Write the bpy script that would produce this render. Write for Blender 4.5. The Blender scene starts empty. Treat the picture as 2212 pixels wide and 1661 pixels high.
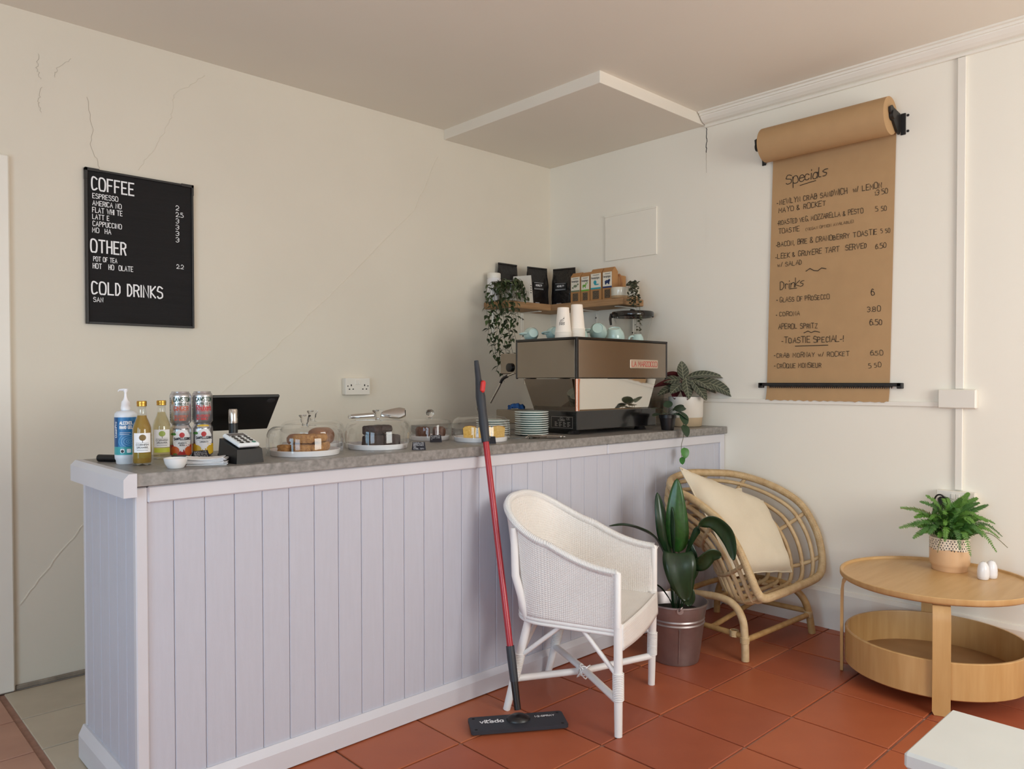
import bpy, math, random
from math import sin, cos, pi, radians
from mathutils import Vector, Matrix, noise

random.seed(7)
scene = bpy.context.scene
COL = scene.collection

# ------------------------------------------------------------------ camera, light, exposure
F_PX, YAW, PITCH, ROLL, CY = 1649.71, .8110685, -.01634025, -.00151521, 848.66
cam_d = bpy.data.cameras.new('camera')
cam_d.sensor_width = 36.0
cam_d.lens = F_PX / 2212 * 36.0
cam_d.shift_y = (CY - 830.5) / 2212
cam_d.clip_start = .02
cam = bpy.data.objects.new('camera', cam_d)
COL.objects.link(cam)
_f = Vector((cos(YAW) * cos(PITCH), sin(YAW) * cos(PITCH), sin(PITCH)))
_r = Vector((sin(YAW), -cos(YAW), 0))
_u = _r.cross(_f)
_r2 = _r * cos(ROLL) + _u * sin(ROLL)
_u2 = -_r * sin(ROLL) + _u * cos(ROLL)
cam.matrix_world = Matrix(((_r2.x, _u2.x, -_f.x, 0), (_r2.y, _u2.y, -_f.y, 0), (_r2.z, _u2.z, -_f.z, 1.2), (0, 0, 0, 1)))
scene.camera = cam

world = bpy.data.worlds.new('sky')
scene.world = world
world.use_nodes = True
bg = world.node_tree.nodes['Background']
bg.inputs['Color'].default_value = (.62, .80, 1.0, 1)
bg.inputs['Strength'].default_value = 2.0

def area_light(name, loc, rot, sx, sy, power, col):
    d = bpy.data.lights.new(name, 'AREA')
    d.shape = 'RECTANGLE'; d.size = sx; d.size_y = sy; d.energy = power; d.color = col
    o = bpy.data.objects.new(name, d)
    o.location = loc; o.rotation_euler = rot
    COL.objects.link(o)
    return o

# daylight entering through the street door, the street window and the rear window (all behind the camera)
area_light('door_daylight', (-1.93, 1.05, 1.08), (0, radians(-90), 0), 1.9, .80, 24, (.45, .77, 1.0))
area_light('street_window_daylight', (-1.93, -.45, 1.45), (0, radians(-90), 0), 1.25, 1.35, 27, (.66, .83, 1.0))
area_light('rear_window_daylight', (2.0, -1.73, 1.45), (radians(90), 0, 0), 1.5, 1.25, 54, (1.0, .985, .90))

scene.view_settings.view_transform = 'Standard'
scene.view_settings.look = 'None'
scene.view_settings.gamma = 1.0
scene.view_settings.use_curve_mapping = False
scene.view_settings.exposure = 0.10
scene.cycles.max_bounces = 10
scene.cycles.diffuse_bounces = 6
scene.cycles.transparent_max_bounces = 24
scene.cycles.caustics_reflective = False
scene.cycles.caustics_refractive = False
scene.cycles.sample_clamp_indirect = 6.0
scene.cycles.use_denoising = True

# ------------------------------------------------------------------ materials
def lin(h):
    h = h.lstrip('#')
    out = []
    for i in (0, 2, 4):
        c = int(h[i:i + 2], 16) / 255
        out.append(c / 12.92 if c <= .04045 else ((c + .055) / 1.055) ** 2.4)
    return tuple(out)

def mat(name, hexcol, rough=.5, metal=0., var=.06, scale=9., bump=0., bscale=90., stretch=None, spec=.5, coat=0., alt=None, detail=3., trans=0., subs=0., emit=None):
    """Principled surface whose colour wanders between two close tones by a noise field."""
    m = bpy.data.materials.new(name)
    m.use_nodes = True
    nt = m.node_tree
    b = nt.nodes['Principled BSDF']
    c = lin(hexcol)
    c1 = lin(alt) if alt else tuple(max(0, x * (1 - var)) for x in c)
    c2 = c if alt else tuple(min(1, x * (1 + var)) for x in c)
    tc = nt.nodes.new('ShaderNodeTexCoord')
    src = tc.outputs['Object']
    if stretch:
        mp = nt.nodes.new('ShaderNodeMapping')
        mp.inputs['Scale'].default_value = stretch
        nt.links.new(src, mp.inputs['Vector'])
        src = mp.outputs['Vector']
    nz = nt.nodes.new('ShaderNodeTexNoise')
    nz.inputs['Scale'].default_value = scale
    nz.inputs['Detail'].default_value = detail
    nt.links.new(src, nz.inputs['Vector'])
    rp = nt.nodes.new('ShaderNodeValToRGB')
    rp.color_ramp.elements[0].position = .3
    rp.color_ramp.elements[0].color = (*c1, 1)
    rp.color_ramp.elements[1].position = .7
    rp.color_ramp.elements[1].color = (*c2, 1)
    nt.links.new(nz.outputs['Fac'], rp.inputs['Fac'])
    nt.links.new(rp.outputs['Color'], b.inputs['Base Color'])
    b.inputs['Roughness'].default_value = rough
    b.inputs['Metallic'].default_value = metal
    b.inputs['Specular IOR Level'].default_value = spec
    b.inputs['Coat Weight'].default_value = coat
    b.inputs['Coat Roughness'].default_value = .08
    b.inputs['Transmission Weight'].default_value = trans
    b.inputs['Subsurface Weight'].default_value = subs
    b.inputs['Subsurface Radius'].default_value = (.02, .015, .01)
    if bump:
        n2 = nt.nodes.new('ShaderNodeTexNoise')
        n2.inputs['Scale'].default_value = bscale
        n2.inputs['Detail'].default_value = 4
        nt.links.new(src, n2.inputs['Vector'])
        bp = nt.nodes.new('ShaderNodeBump')
        bp.inputs['Strength'].default_value = bump
        bp.inputs['Distance'].default_value = .004
        nt.links.new(n2.outputs['Fac'], bp.inputs['Height'])
        nt.links.new(bp.outputs['Normal'], b.inputs['Normal'])
    return m

def weave_mat(name, hexcol, sc, rough=.6, axis_bands=True):
    """woven fibre: two crossed wave textures as fine relief"""
    m = mat(name, hexcol, rough, var=.03)
    nt = m.node_tree
    b = nt.nodes['Principled BSDF']
    uv = nt.nodes.new('ShaderNodeUVMap')
    hs = []
    for d in ('X', 'Y'):
        w = nt.nodes.new('ShaderNodeTexWave')
        w.bands_direction = d
        w.inputs['Scale'].default_value = sc
        w.inputs['Distortion'].default_value = .6
        w.inputs['Detail Scale'].default_value = 2
        nt.links.new(uv.outputs['UV'], w.inputs['Vector'])
        hs.append(w)
    mu = nt.nodes.new('ShaderNodeMath')
    mu.operation = 'MULTIPLY'
    nt.links.new(hs[0].outputs['Fac'], mu.inputs[0]); nt.links.new(hs[1].outputs['Fac'], mu.inputs[1])
    bp = nt.nodes.new('ShaderNodeBump')
    bp.inputs['Strength'].default_value = .55
    bp.inputs['Distance'].default_value = .003
    nt.links.new(mu.outputs[0], bp.inputs['Height'])
    nt.links.new(bp.outputs['Normal'], b.inputs['Normal'])
    return m

def thin_glass(name, tint=(1, 1, 1), gloss=1.0, rough=.0, ior=1.45, opacity=0.0, body='#ffffff'):
    """thin clear wall: see-through with a fresnel sheen"""
    m = bpy.data.materials.new(name)
    m.use_nodes = True
    nt = m.node_tree
    for n in list(nt.nodes):
        if n.type != 'OUTPUT_MATERIAL': nt.nodes.remove(n)
    out = [n for n in nt.nodes if n.type == 'OUTPUT_MATERIAL'][0]
    tr = nt.nodes.new('ShaderNodeBsdfTransparent'); tr.inputs['Color'].default_value = (*tint, 1)
    gl = nt.nodes.new('ShaderNodeBsdfGlossy'); gl.inputs['Roughness'].default_value = rough
    nz = nt.nodes.new('ShaderNodeTexNoise'); nz.inputs['Scale'].default_value = 6
    mr = nt.nodes.new('ShaderNodeMapRange'); mr.inputs['To Min'].default_value = .92; mr.inputs['To Max'].default_value = 1
    nt.links.new(nz.outputs['Fac'], mr.inputs['Value']); nt.links.new(mr.outputs[0], gl.inputs['Color'])
    lw = nt.nodes.new('ShaderNodeLayerWeight'); lw.inputs['Blend'].default_value = .5
    pw = nt.nodes.new('ShaderNodeMath'); pw.operation = 'POWER'; pw.inputs[1].default_value = 3.2; nt.links.new(lw.outputs['Facing'], pw.inputs[0])
    mu = nt.nodes.new('ShaderNodeMath'); mu.operation = 'MULTIPLY_ADD'; mu.inputs[1].default_value = .7 * gloss; mu.inputs[2].default_value = .045 * gloss
    nt.links.new(pw.outputs[0], mu.inputs[0])
    base = tr
    if opacity > 0:
        df = nt.nodes.new('ShaderNodeBsdfDiffuse'); df.inputs['Color'].default_value = (*lin(body), 1)
        mx0 = nt.nodes.new('ShaderNodeMixShader'); mx0.inputs[0].default_value = opacity
        nt.links.new(tr.outputs[0], mx0.inputs[1]); nt.links.new(df.outputs[0], mx0.inputs[2])
        base = mx0
    mx = nt.nodes.new('ShaderNodeMixShader')
    nt.links.new(mu.outputs[0], mx.inputs[0]); nt.links.new(base.outputs[0], mx.inputs[1]); nt.links.new(gl.outputs[0], mx.inputs[2])
    nt.links.new(mx.outputs[0], out.inputs['Surface'])
    return m

# ------------------------------------------------------------------ mesh helpers
def frame_from(d):
    d = d.normalized()
    a = Vector((0, 0, 1)) if abs(d.z) < .9 else Vector((1, 0, 0))
    x = a.cross(d).normalized()
    return x, d.cross(x)

class MB:
    def __init__(s):
        s.v = []; s.f = []; s.uv = None
    def add(s, vs, fs, M=None):
        o = len(s.v)
        for p in vs:
            p = Vector(p)
            s.v.append(M @ p if M is not None else p)
        for f in fs: s.f.append([i + o for i in f])
        return s
    def box(s, x0, y0, z0, x1, y1, z1, ch=0., M=None):
        if x0 > x1: x0, x1 = x1, x0
        if y0 > y1: y0, y1 = y1, y0
        if z0 > z1: z0, z1 = z1, z0
        c = min(ch, (x1 - x0) * .49, (y1 - y0) * .49, (z1 - z0) * .49)
        X, Y, Z = (x0, x1), (y0, y1), (z0, z1)
        if c <= 0:
            vs = [(X[i], Y[j], Z[k]) for i in (0, 1) for j in (0, 1) for k in (0, 1)]
            fs = [[0, 1, 3, 2], [4, 6, 7, 5], [0, 4, 5, 1], [2, 3, 7, 6], [0, 2, 6, 4], [1, 5, 7, 3]]
            return s.add(vs, fs, M)
        vs = []; ix = {}
        for i in (0, 1):
            for j in (0, 1):
                for k in (0, 1):
                    sx, sy, sz = (c if i == 0 else -c), (c if j == 0 else -c), (c if k == 0 else -c)
                    for a in range(3):
                        ix[(i, j, k, a)] = len(vs)
                        vs.append((X[i] + (0 if a == 0 else sx), Y[j] + (0 if a == 1 else sy), Z[k] + (0 if a == 2 else sz)))
        g = lambda i, j, k, a: ix[(i, j, k, a)]
        fs = []
        for q in (0, 1):
            fs.append([g(q, 0, 0, 0), g(q, 1, 0, 0), g(q, 1, 1, 0), g(q, 0, 1, 0)])
            fs.append([g(0, q, 0, 1), g(1, q, 0, 1), g(1, q, 1, 1), g(0, q, 1, 1)])
            fs.append([g(0, 0, q, 2), g(1, 0, q, 2), g(1, 1, q, 2), g(0, 1, q, 2)])
        for p in (0, 1):
            for q in (0, 1):
                fs.append([g(p, q, 0, 0), g(p, q, 1, 0), g(p, q, 1, 1), g(p, q, 0, 1)])
                fs.append([g(p, 0, q, 0), g(p, 1, q, 0), g(p, 1, q, 2), g(p, 0, q, 2)])
                fs.append([g(0, p, q, 1), g(1, p, q, 1), g(1, p, q, 2), g(0, p, q, 2)])
        for i in (0, 1):
            for j in (0, 1):
                for k in (0, 1):
                    fs.append([g(i, j, k, 0), g(i, j, k, 1), g(i, j, k, 2)])
        return s.add(vs, fs, M)
    def tube(s, pts, r, n=8, closed=False, caps=True, M=None, flat=1.0):
        P = [Vector(p) for p in pts]
        m = len(P)
        R = list(r) if isinstance(r, (list, tuple)) else [r] * m
        T = []
        for i in range(m):
            if closed: d = P[(i + 1) % m] - P[i - 1]
            else: d = P[min(i + 1, m - 1)] - P[max(i - 1, 0)]
            T.append(d.normalized() if d.length > 1e-9 else Vector((0, 0, 1)))
        x, y = frame_from(T[0])
        vs = []
        for i in range(m):
            if i:
                x = x - T[i] * x.dot(T[i])
                x = x.normalized() if x.length > 1e-6 else frame_from(T[i])[0]
                y = T[i].cross(x)
            for k in range(n):
                a = 2 * pi * k / n
                vs.append(P[i] + (x * cos(a) + y * sin(a) * flat) * R[i])
        fs = []
        for i in range(m if closed else m - 1):
            a0 = i * n; b0 = ((i + 1) % m) * n
            for k in range(n):
                fs.append([a0 + k, a0 + (k + 1) % n, b0 + (k + 1) % n, b0 + k])
        if caps and not closed:
            fs.append(list(range(n))[::-1]); fs.append([(m - 1) * n + k for k in range(n)])
        return s.add(vs, fs, M)
    def lathe(s, prof, n=32, c=(0, 0, 0), M=None, a0=0., a1=None, caps=True):
        full = a1 is None
        cnt = n if full else n + 1
        vs = []; rows = []
        for (r, z) in prof:
            if r < 1e-6 and full:
                rows.append([len(vs)] * cnt); vs.append((c[0], c[1], c[2] + z))
            else:
                row = []
                for k in range(cnt):
                    a = 2 * pi * k / n if full else a0 + (a1 - a0) * k / n
                    row.append(len(vs)); vs.append((c[0] + r * cos(a), c[1] + r * sin(a), c[2] + z))
                rows.append(row)
        fs = []
        for i in range(len(rows) - 1):
            A, B = rows[i], rows[i + 1]
            for k in range(n):
                k2 = (k + 1) % n if full else k + 1
                q = [A[k], A[k2], B[k2], B[k]]
                q2 = [q[j] for j in range(4) if q[j] != q[j - 1]]
                if len(q2) >= 3: fs.append(q2)
        if full and caps:
            if prof[0][0] > 1e-6: fs.append(rows[0][::-1])
            if prof[-1][0] > 1e-6: fs.append(rows[-1])
        return s.add(vs, fs, M)
    def grid(s, fn, nu, nv, cu=False, cv=False, M=None, uv=False):
        vs = []; uvs = []
        for i in range(nu + (0 if cu else 1)):
            for j in range(nv + (0 if cv else 1)):
                vs.append(fn(i / nu, j / nv))
        W = nv + (0 if cv else 1); H = nu + (0 if cu else 1)
        fs = []
        for i in range(nu):
            for j in range(nv):
                fs.append([i * W + j, ((i + 1) % H) * W + j, ((i + 1) % H) * W + (j + 1) % W, i * W + (j + 1) % W])
        return s.add(vs, fs, M)
    def sheet(s, name, m, fn, nu, nv, su=1., sv=1., parent=None, cu=False):
        """grid surface with a UV map scaled by su, sv"""
        s.grid(fn, nu, nv)
        me = s.mesh(name, m, 180)
        uv = me.uv_layers.new(name='UVMap')
        W = nv + 1
        for lp in me.loops:
            i, j = divmod(lp.vertex_index, W)
            uv.data[lp.index].uv = (su * i / nu, sv * j / nv)
        return put(name, me, parent)
    def prism(s, poly, d0, d1, M=None):
        """polygon in local xy, extruded along local z from d0 to d1"""
        n = len(poly)
        vs = [(x, y, d0) for x, y in poly] + [(x, y, d1) for x, y in poly]
        fs = [list(range(n))[::-1], [n + k for k in range(n)]]
        for k in range(n): fs.append([k, (k + 1) % n, n + (k + 1) % n, n + k])
        return s.add(vs, fs, M)
    def ribbon(s, pts, w, fn):
        """flat stroke along 2D pts of width w, mapped to 3D by fn(x, y)"""
        P = []
        for p in pts:
            p = Vector((p[0], p[1]))
            if not P or (p - P[-1]).length > 1e-6: P.append(p)
        if len(P) < 2: return s
        closed = False
        d0 = (P[1] - P[0]).normalized(); d1 = (P[-1] - P[-2]).normalized()
        if (P[0] - P[-1]).length > w * .3: P[0] = P[0] - d0 * w * .4; P[-1] = P[-1] + d1 * w * .4
        vs = []
        for i in range(len(P)):
            a = (P[i] - P[i - 1]).normalized() if i else d0
            b = (P[i + 1] - P[i]).normalized() if i < len(P) - 1 else d1
            t = a + b
            t = t.normalized() if t.length > 1e-3 else a
            k = 1 / max(.6, abs(t.dot(a)))
            nrm = Vector((-t.y, t.x)) * (w * .5 * k)
            vs.append(fn(*(P[i] + nrm))); vs.append(fn(*(P[i] - nrm)))
        fs = [[2 * i, 2 * i + 1, 2 * i + 3, 2 * i + 2] for i in range(len(P) - 1)]
        return s.add(vs, fs)
    def mesh(s, name, m=None, smooth=None):
        me = bpy.data.meshes.new(name)
        me.from_pydata([tuple(p) for p in s.v], [], s.f)
        me.update()
        if smooth is not None:
            me.polygons.foreach_set('use_smooth', [True] * len(me.polygons))
            if smooth < 180: me.set_sharp_from_angle(angle=radians(smooth))
        if m: me.materials.append(m)
        return me
    def build(s, name, m, parent=None, smooth=None, recalc=True):
        me = s.mesh(name, m, smooth)
        if recalc:
            import bmesh
            bm = bmesh.new(); bm.from_mesh(me)
            bmesh.ops.recalc_face_normals(bm, faces=bm.faces)
            bm.to_mesh(me); bm.free()
        return put(name, me, parent)

def put(name, me, parent=None, loc=None, rot=None):
    o = bpy.data.objects.new(name, me)
    COL.objects.link(o)
    if parent is not None: o.parent = parent
    if loc is not None: o.location = loc
    if rot is not None: o.rotation_euler = rot
    return o

def tag(o, label=None, cat=None, group=None, kind=None):
    if label: o['label'] = label
    if cat: o['category'] = cat
    if group: o['group'] = group
    if kind: o['kind'] = kind
    return o

def thing(name, label, cat, loc=(0, 0, 0), rz=0., group=None, rot=None):
    o = bpy.data.objects.new(name, None)
    o.empty_display_size = .05
    COL.objects.link(o)
    o.location = loc
    o.rotation_euler = rot if rot else (0, 0, rz)
    return tag(o, label, cat, group)

def copy_tree(o, parent=None, label=None):
    c = o.copy(); COL.objects.link(c)
    if parent is not None: c.parent = parent
    for ch in list(o.children): copy_tree(ch, c)
    if label: c['label'] = label
    return c

def catmull(P, k=6, closed=False):
    P = [Vector(p) for p in P]
    n = len(P); out = []
    for i in range(n if closed else n - 1):
        p0 = P[i - 1] if (i or closed) else P[0]
        p1 = P[i]; p2 = P[(i + 1) % n]
        p3 = P[(i + 2) % n] if (closed or i + 2 < n) else P[-1]
        for j in range(k):
            t = j / k
            out.append(.5 * ((2 * p1) + (p2 - p0) * t + (2 * p0 - 5 * p1 + 4 * p2 - p3) * t * t + (3 * p1 - p0 - 3 * p2 + p3) * t ** 3))
    if not closed: out.append(P[-1])
    return out

# ------------------------------------------------------------------ stroke lettering (x 0-8, y: 0-9, a b c below the baseline)
GLY = {
 'A': '00 38 60|13 53', 'B': '00 08|08 38 47 46 34 04|34 55 52 40 00', 'C': '~57 38 18 06 02 10 30 51', 'D': '00 08|08 28 46 42 20 00',
 'E': '50 00 08 58|04 44', 'F': '00 08 58|04 44', 'G': '~57 38 18 06 02 10 30 51|51 53 33', 'H': '00 08|50 58|04 54', 'I': '00 08',
 'J': '~48 42 30 10 02', 'K': '00 08|58 04 50', 'L': '08 00 50', 'M': '00 08 33 68 60', 'N': '00 08 50 58',
 'O': '~30 10 02 06 18 48 66 62 50 30', 'P': '00 08|08 38 57 55 34 04', 'Q': '~30 10 02 06 18 48 66 62 50 30|42 70', 'R': '00 08|08 38 57 55 34 04|34 50',
 'S': '~57 38 18 06 05 44 53 51 30 10 01', 'T': '30 38|08 68', 'U': '~08 02 10 40 52 58', 'V': '08 30 68', 'W': '08 20 46 60 88',
 'X': '00 58|08 50', 'Y': '08 34 68|34 30', 'Z': '08 58 00 50', '0': '~30 10 02 06 18 38 56 52 40 30', '1': '06 18 10', '2': '~06 18 38 56 54 22 00|00 50',
 '3': '~07 18 38 56 44 24|~24 44 52 30 10 01', '4': '40 48 02 52', '5': '48 08 05|~05 35 53 51 30 00', '6': '~47 28 05 02 10 30 51|~51 53 35 15 03', '7': '08 58 20',
 '8': '~24 05 07 18 38 57 55 34 24|~24 03 01 10 40 51 53 34 24', '9': '~53 34 14 05 07 18 38 57 53 20', '.': '00 01', ',': '11 0a', '-': '03 33', '!': '03 08|00 01', '/': '00 38',
 '&': '~50 15 07 18 38 36 03 01 10 30 52', '(': '~28 06 02 20', ')': '~08 26 22 00', "'": '08 06', '+': '04 44|22 26', '>': '06 34 02', '=': '03 43|05 45', '*': '22 24',
 'a': '~43 35 15 03 01 10 30 42|45 40', 'b': '08 00|~03 15 35 43 41 30 10 01', 'c': '~44 35 15 03 01 10 30 41', 'd': '48 40|~43 35 15 03 01 10 30 41', 'e': '~03 43 35 15 03 01 10 30 41',
 'g': '~43 35 15 03 02 11 31 43|~45 4a 2c 0b', 'h': '08 00|~03 25 44 40', 'i': '05 00|07 08', 'k': '08 00|45 02 40', 'l': '~08 01 10 20', 'n': '05 00|~03 25 44 40', 'o': '~20 10 02 04 15 35 44 42 30 10',
 'p': '05 0c|~03 15 35 43 41 30 10 01', 'r': '05 00|~03 15 34', 's': '~45 25 04 13 32 31 20 00', 't': '08 01 20|05 25', 'u': '~05 01 10 30 42|45 40', 'v': '05 20 45', 'w': '05 10 24 40 55', 'y': '05 20|45 1c', 'f': '~38 18 10|05 35', 'm': '05 00|~03 15 24 20|~23 35 44 40',
}
def glyph(ch):
    s = GLY.get(ch)
    if s is None: return [], 3.0
    out = []; w = 0
    for st in s.split('|'):
        sm = st.startswith('~')
        pts = []
        for t in st.lstrip('~').split():
            x = int(t[0]); y = {'a': -1, 'b': -2, 'c': -3}.get(t[1], None)
            if y is None: y = int(t[1])
            pts.append((x, y)); w = max(w, x)
        if sm and len(pts) > 2:
            pts = [(p.x, p.y) for p in catmull([(x, y, 0) for x, y in pts], 4)]
        out.append(pts)
    return out, float(w)

def text_strokes(text, gap=2.2, jitter=0., rnd=None):
    """list of polylines in units where the cap height is 1, plus the total width"""
    x = 0.; out = []
    for ch in text:
        st, w = glyph(ch)
        dx, dy = (rnd.uniform(-jitter, jitter), rnd.uniform(-jitter, jitter)) if jitter else (0, 0)
        sc = 1 + (rnd.uniform(-jitter, jitter) * .35 if jitter else 0)
        sl = rnd.uniform(-jitter, jitter) * .2 if jitter else 0
        for p in st:
            out.append([((x + a * sc + dx * 1.2 + b * sl) / 8., (b * sc + dy) / 8.) for a, b in p])
        x += w + gap
    return out, max((x - gap) / 8., .05)

def write(mb, text, fn, x0, y0, h, width=None, stroke=.12, gap=2.2, x1=None, y1=None, jitter=0., rnd=None, sub=0):
    """lettering mapped through fn(x, y); from (x0, y0) along the baseline to (x1, y1) or for a given width"""
    st, w = text_strokes(text, gap, jitter, rnd)
    lift = 0
    if x1 is not None:
        ex = ((x1 - x0) / w, (y1 - y0) / w)
    else:
        ex = ((width / w) if width else h, 0.)
    for p in st:
        q = [(x0 + a * ex[0], y0 + a * ex[1] + b * h) for a, b in p]
        if sub:
            r = []
            for i in range(len(q) - 1):
                for j in range(sub): r.append((q[i][0] + (q[i + 1][0] - q[i][0]) * j / sub, q[i][1] + (q[i + 1][1] - q[i][1]) * j / sub))
            r.append(q[-1]); q = r
        o = Vector(fn(x0, y0)); e = h * .1
        nv = (Vector(fn(x0 + e, y0)) - o).cross(Vector(fn(x0, y0 + e)) - o)
        nv = nv.normalized() * (lift * 1.6e-5) if nv.length > 1e-12 else Vector((0, 0, 0))
        lift += 1
        mb.ribbon(q, stroke * h, (lambda n: lambda x, y: Vector(fn(x, y)) + n)(nv))
    return mb
# ------------------------------------------------------------------ the room
RW, LW, CEIL, XW, YW = 3.648, 3.474, 2.642, -2.0, -1.8     # right wall x, left wall y, ceiling z, street wall x, rear wall y
m_wall = mat('cream_plaster', '#e2dacb', .85, var=.02, scale=2.2, bump=.22, bscale=26., spec=.2)
m_wall_r = mat('cream_wall_paint', '#f3eee2', .8, var=.015, scale=1.6, bump=.07, bscale=30., spec=.2)
m_ceil = mat('ceiling_paint', '#ece5d9', .9, var=.02, scale=1.2, bump=.05, bscale=40., spec=.1)
m_white = mat('white_gloss_paint', '#efeae0', .42, var=.015, scale=5., bump=.03, bscale=30., spec=.4)
m_grout = mat('floor_grout', '#9a7565', .95, var=.15, scale=30., bump=.3, bscale=200.)
m_tile = mat('terracotta_tile', '#b2613f', .42, alt='#a05233', scale=2.6, bump=.05, bscale=40., spec=.45, detail=6.)
m_tile_b = mat('terracotta_tile_paler', '#b86a46', .42, alt='#a85c3b', scale=2.1, bump=.05, bscale=40., spec=.45, detail=6.)
m_tile_c = mat('terracotta_tile_brown', '#a95a3e', .40, alt='#974c33', scale=3.1, bump=.05, bscale=40., spec=.45, detail=6.)
m_pale = mat('pale_stone_tile', '#c5b9a6', .5, alt='#b0a492', scale=4., bump=.05, bscale=60.)
m_pink = mat('terracotta_tile_door_glare', '#b98d78', .55, alt='#a87c69', scale=4., bump=.05, bscale=60.)  # terracotta turned paler and pinker: glare from the door put into its colour
m_plastic = mat('white_plastic', '#e9e4da', .35, var=.01, spec=.5)
m_black = mat('black_plastic', '#141314', .45, var=.1)
m_dark = mat('dark_recess', '#0d0b0a', .9, var=.1)

fl = MB().box(XW - .1, YW - .1, -.12, RW + .1, LW + .1, -.006).build('floor', m_grout)
tag(fl, 'terracotta and pale stone tiled floor', 'floor', kind='structure')
def tile_mesh(w, d, m):
    b = MB(); c = .0035
    b.box(c * .4, c * .4, -.012, w - c * .4, d - c * .4, 0, c * .55)
    return b.mesh('tile', m)
PX, PY = .3272, .3312
tms = [tile_mesh(PX - .005, PY - .005, m) for m in (m_tile, m_tile_b, m_tile_c, m_tile)]
far = MB()
xs = [2.5855 + PX * k for k in range(-14, 4)]; ys = [1.6055 + PY * k for k in range(-11, 2)]
rt = random.Random(3)
for x in xs:
    for y in ys:
        x1 = min(x + PX, RW - .003); y1 = y + PY
        if x + PX < XW or x > RW - .02: continue
        if x > -.05 and y > .1 and x1 == x + PX:
            put('tile', rt.choice(tms), fl, (x + .0025, y + .0025, rt.uniform(-.0009, .0006)))
        elif x > -.05 and y > .1:
            put('tile', tile_mesh(x1 - x - .005, PY - .005, m_tile), fl, (x + .0025, y + .0025, 0))
        else:
            far.box(x + .0025, y + .0025, -.012, x1 - .0025, y1 - .0025, -.0002, .002)
tag(far.build('tile_field', m_tile, fl), kind='stuff')
pale = tile_mesh(.3, .3, m_pale); pink = tile_mesh(.3, .3, m_pink)
for i in range(10):
    for j in range(4):
        x, y = .59 + .305 * i, 2.2725 + .305 * j
        y = 2.235 + .305 * j
        if x + .3 > RW: continue
        put('tile', pale, fl, (x, y + .005, -.0005 if y > 2.27 else -.013))
for i in range(3):
    for j in range(4):
        x, y = .575 - .305 * (i + 1), 2.235 + .305 * j
        put('tile', pink, fl, (x, y + .005, 0 if y > 2.27 else -.013))

def struct(name, mb, m, label=None, smooth=None, cat=None):
    return tag(mb.build(name, m, None, smooth), label, cat, kind='structure')

w = MB(); w.box(XW - .1, LW, -.02, RW + .1, LW + .12, CEIL + .1)
wl = struct('wall_left', w, m_wall, 'uneven cream plaster wall with hairline cracks behind the counter')
w = MB(); w.box(RW, YW - .1, -.02, RW + .12, LW, CEIL + .1)
wr = struct('wall_right', w, m_wall_r, 'smooth cream painted wall with the paper menu')
# street wall with a door opening and a window opening, rear wall with a window opening
w = MB()
for (y0, y1, z0, z1) in ((YW, -1.15, 0, CEIL), (-1.15, .25, 0, .8), (-1.15, .25, 2.1, CEIL), (.25, .62, 0, CEIL), (.62, 1.48, 2.06, CEIL), (1.48, LW, 0, CEIL)):
    w.box(XW - .12, y0, z0 - .02, XW, y1, z1)
struct('wall_street', w, m_wall_r, 'cream street wall with door and window openings behind the viewer')
w = MB()
for (x0, x1, z0, z1) in ((XW, 1.2, 0, CEIL), (1.2, 2.8, 0, .8), (1.2, 2.8, 2.1, CEIL), (2.8, RW, 0, CEIL)):
    w.box(x0, YW - .12, z0 - .02, x1, YW, z1)
struct('wall_rear', w, m_wall_r, 'cream rear wall with a window opening behind the viewer')
w = MB(); w.box(XW - .1, YW - .1, CEIL, RW + .1, LW + .1, CEIL + .1)
struct('ceiling', w, m_ceil, 'plain beige-white ceiling')
w = MB(); w.box(2.762, 2.31, 2.586, RW, LW, CEIL + .02, .002)
struct('ceiling_soffit', w, m_ceil, 'boxed-in dropped ceiling section in the corner')
m_pane = thin_glass('window_pane_glass', (.97, .99, 1.0), .6)
def glazing(name, n, axis, a0, a1, z0, z1, at, mull, label):
    t = thing(name, label, None); t['kind'] = 'structure'
    def bx(u0, u1, zz0, zz1, d=.03):
        b = MB()
        if axis == 'y': b.box(at - d, u0, zz0, at + d, u1, zz1, .004)
        else: b.box(u0, at - d, zz0, u1, at + d, zz1, .004)
        return b
    f = bx(a0, a0 + .06, z0, z1)
    for q in ((a1 - .06, a1, z0, z1), (a0, a1, z0, z0 + .08), (a0, a1, z1 - .06, z1)):
        k = bx(*q); f.add(k.v, k.f)
    f.build('frame', m_white, t)
    for k in range(1, mull):
        c = a0 + (a1 - a0) * k / mull
        bx(c - .02, c + .02, z0 + .05, z1 - .05, .02).build('glazing_bar', m_white, t)
    bx(a0 + .04, a1 - .04, z0 + .05, z1 - .05, .003).build('pane', m_pane, t)
    return t
glazing('window_1', 1, 'y', -1.15, .25, .8, 2.1, XW - .07, 3, 'white framed street window behind the viewer')
glazing('window_2', 1, 'x', 1.2, 2.8, .8, 2.1, YW - .07, 3, 'white framed rear window behind the viewer')
glazing('door_2', 1, 'y', .62, 1.48, 0, 2.06, XW - .07, 1, 'glazed street door behind the viewer')
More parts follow.
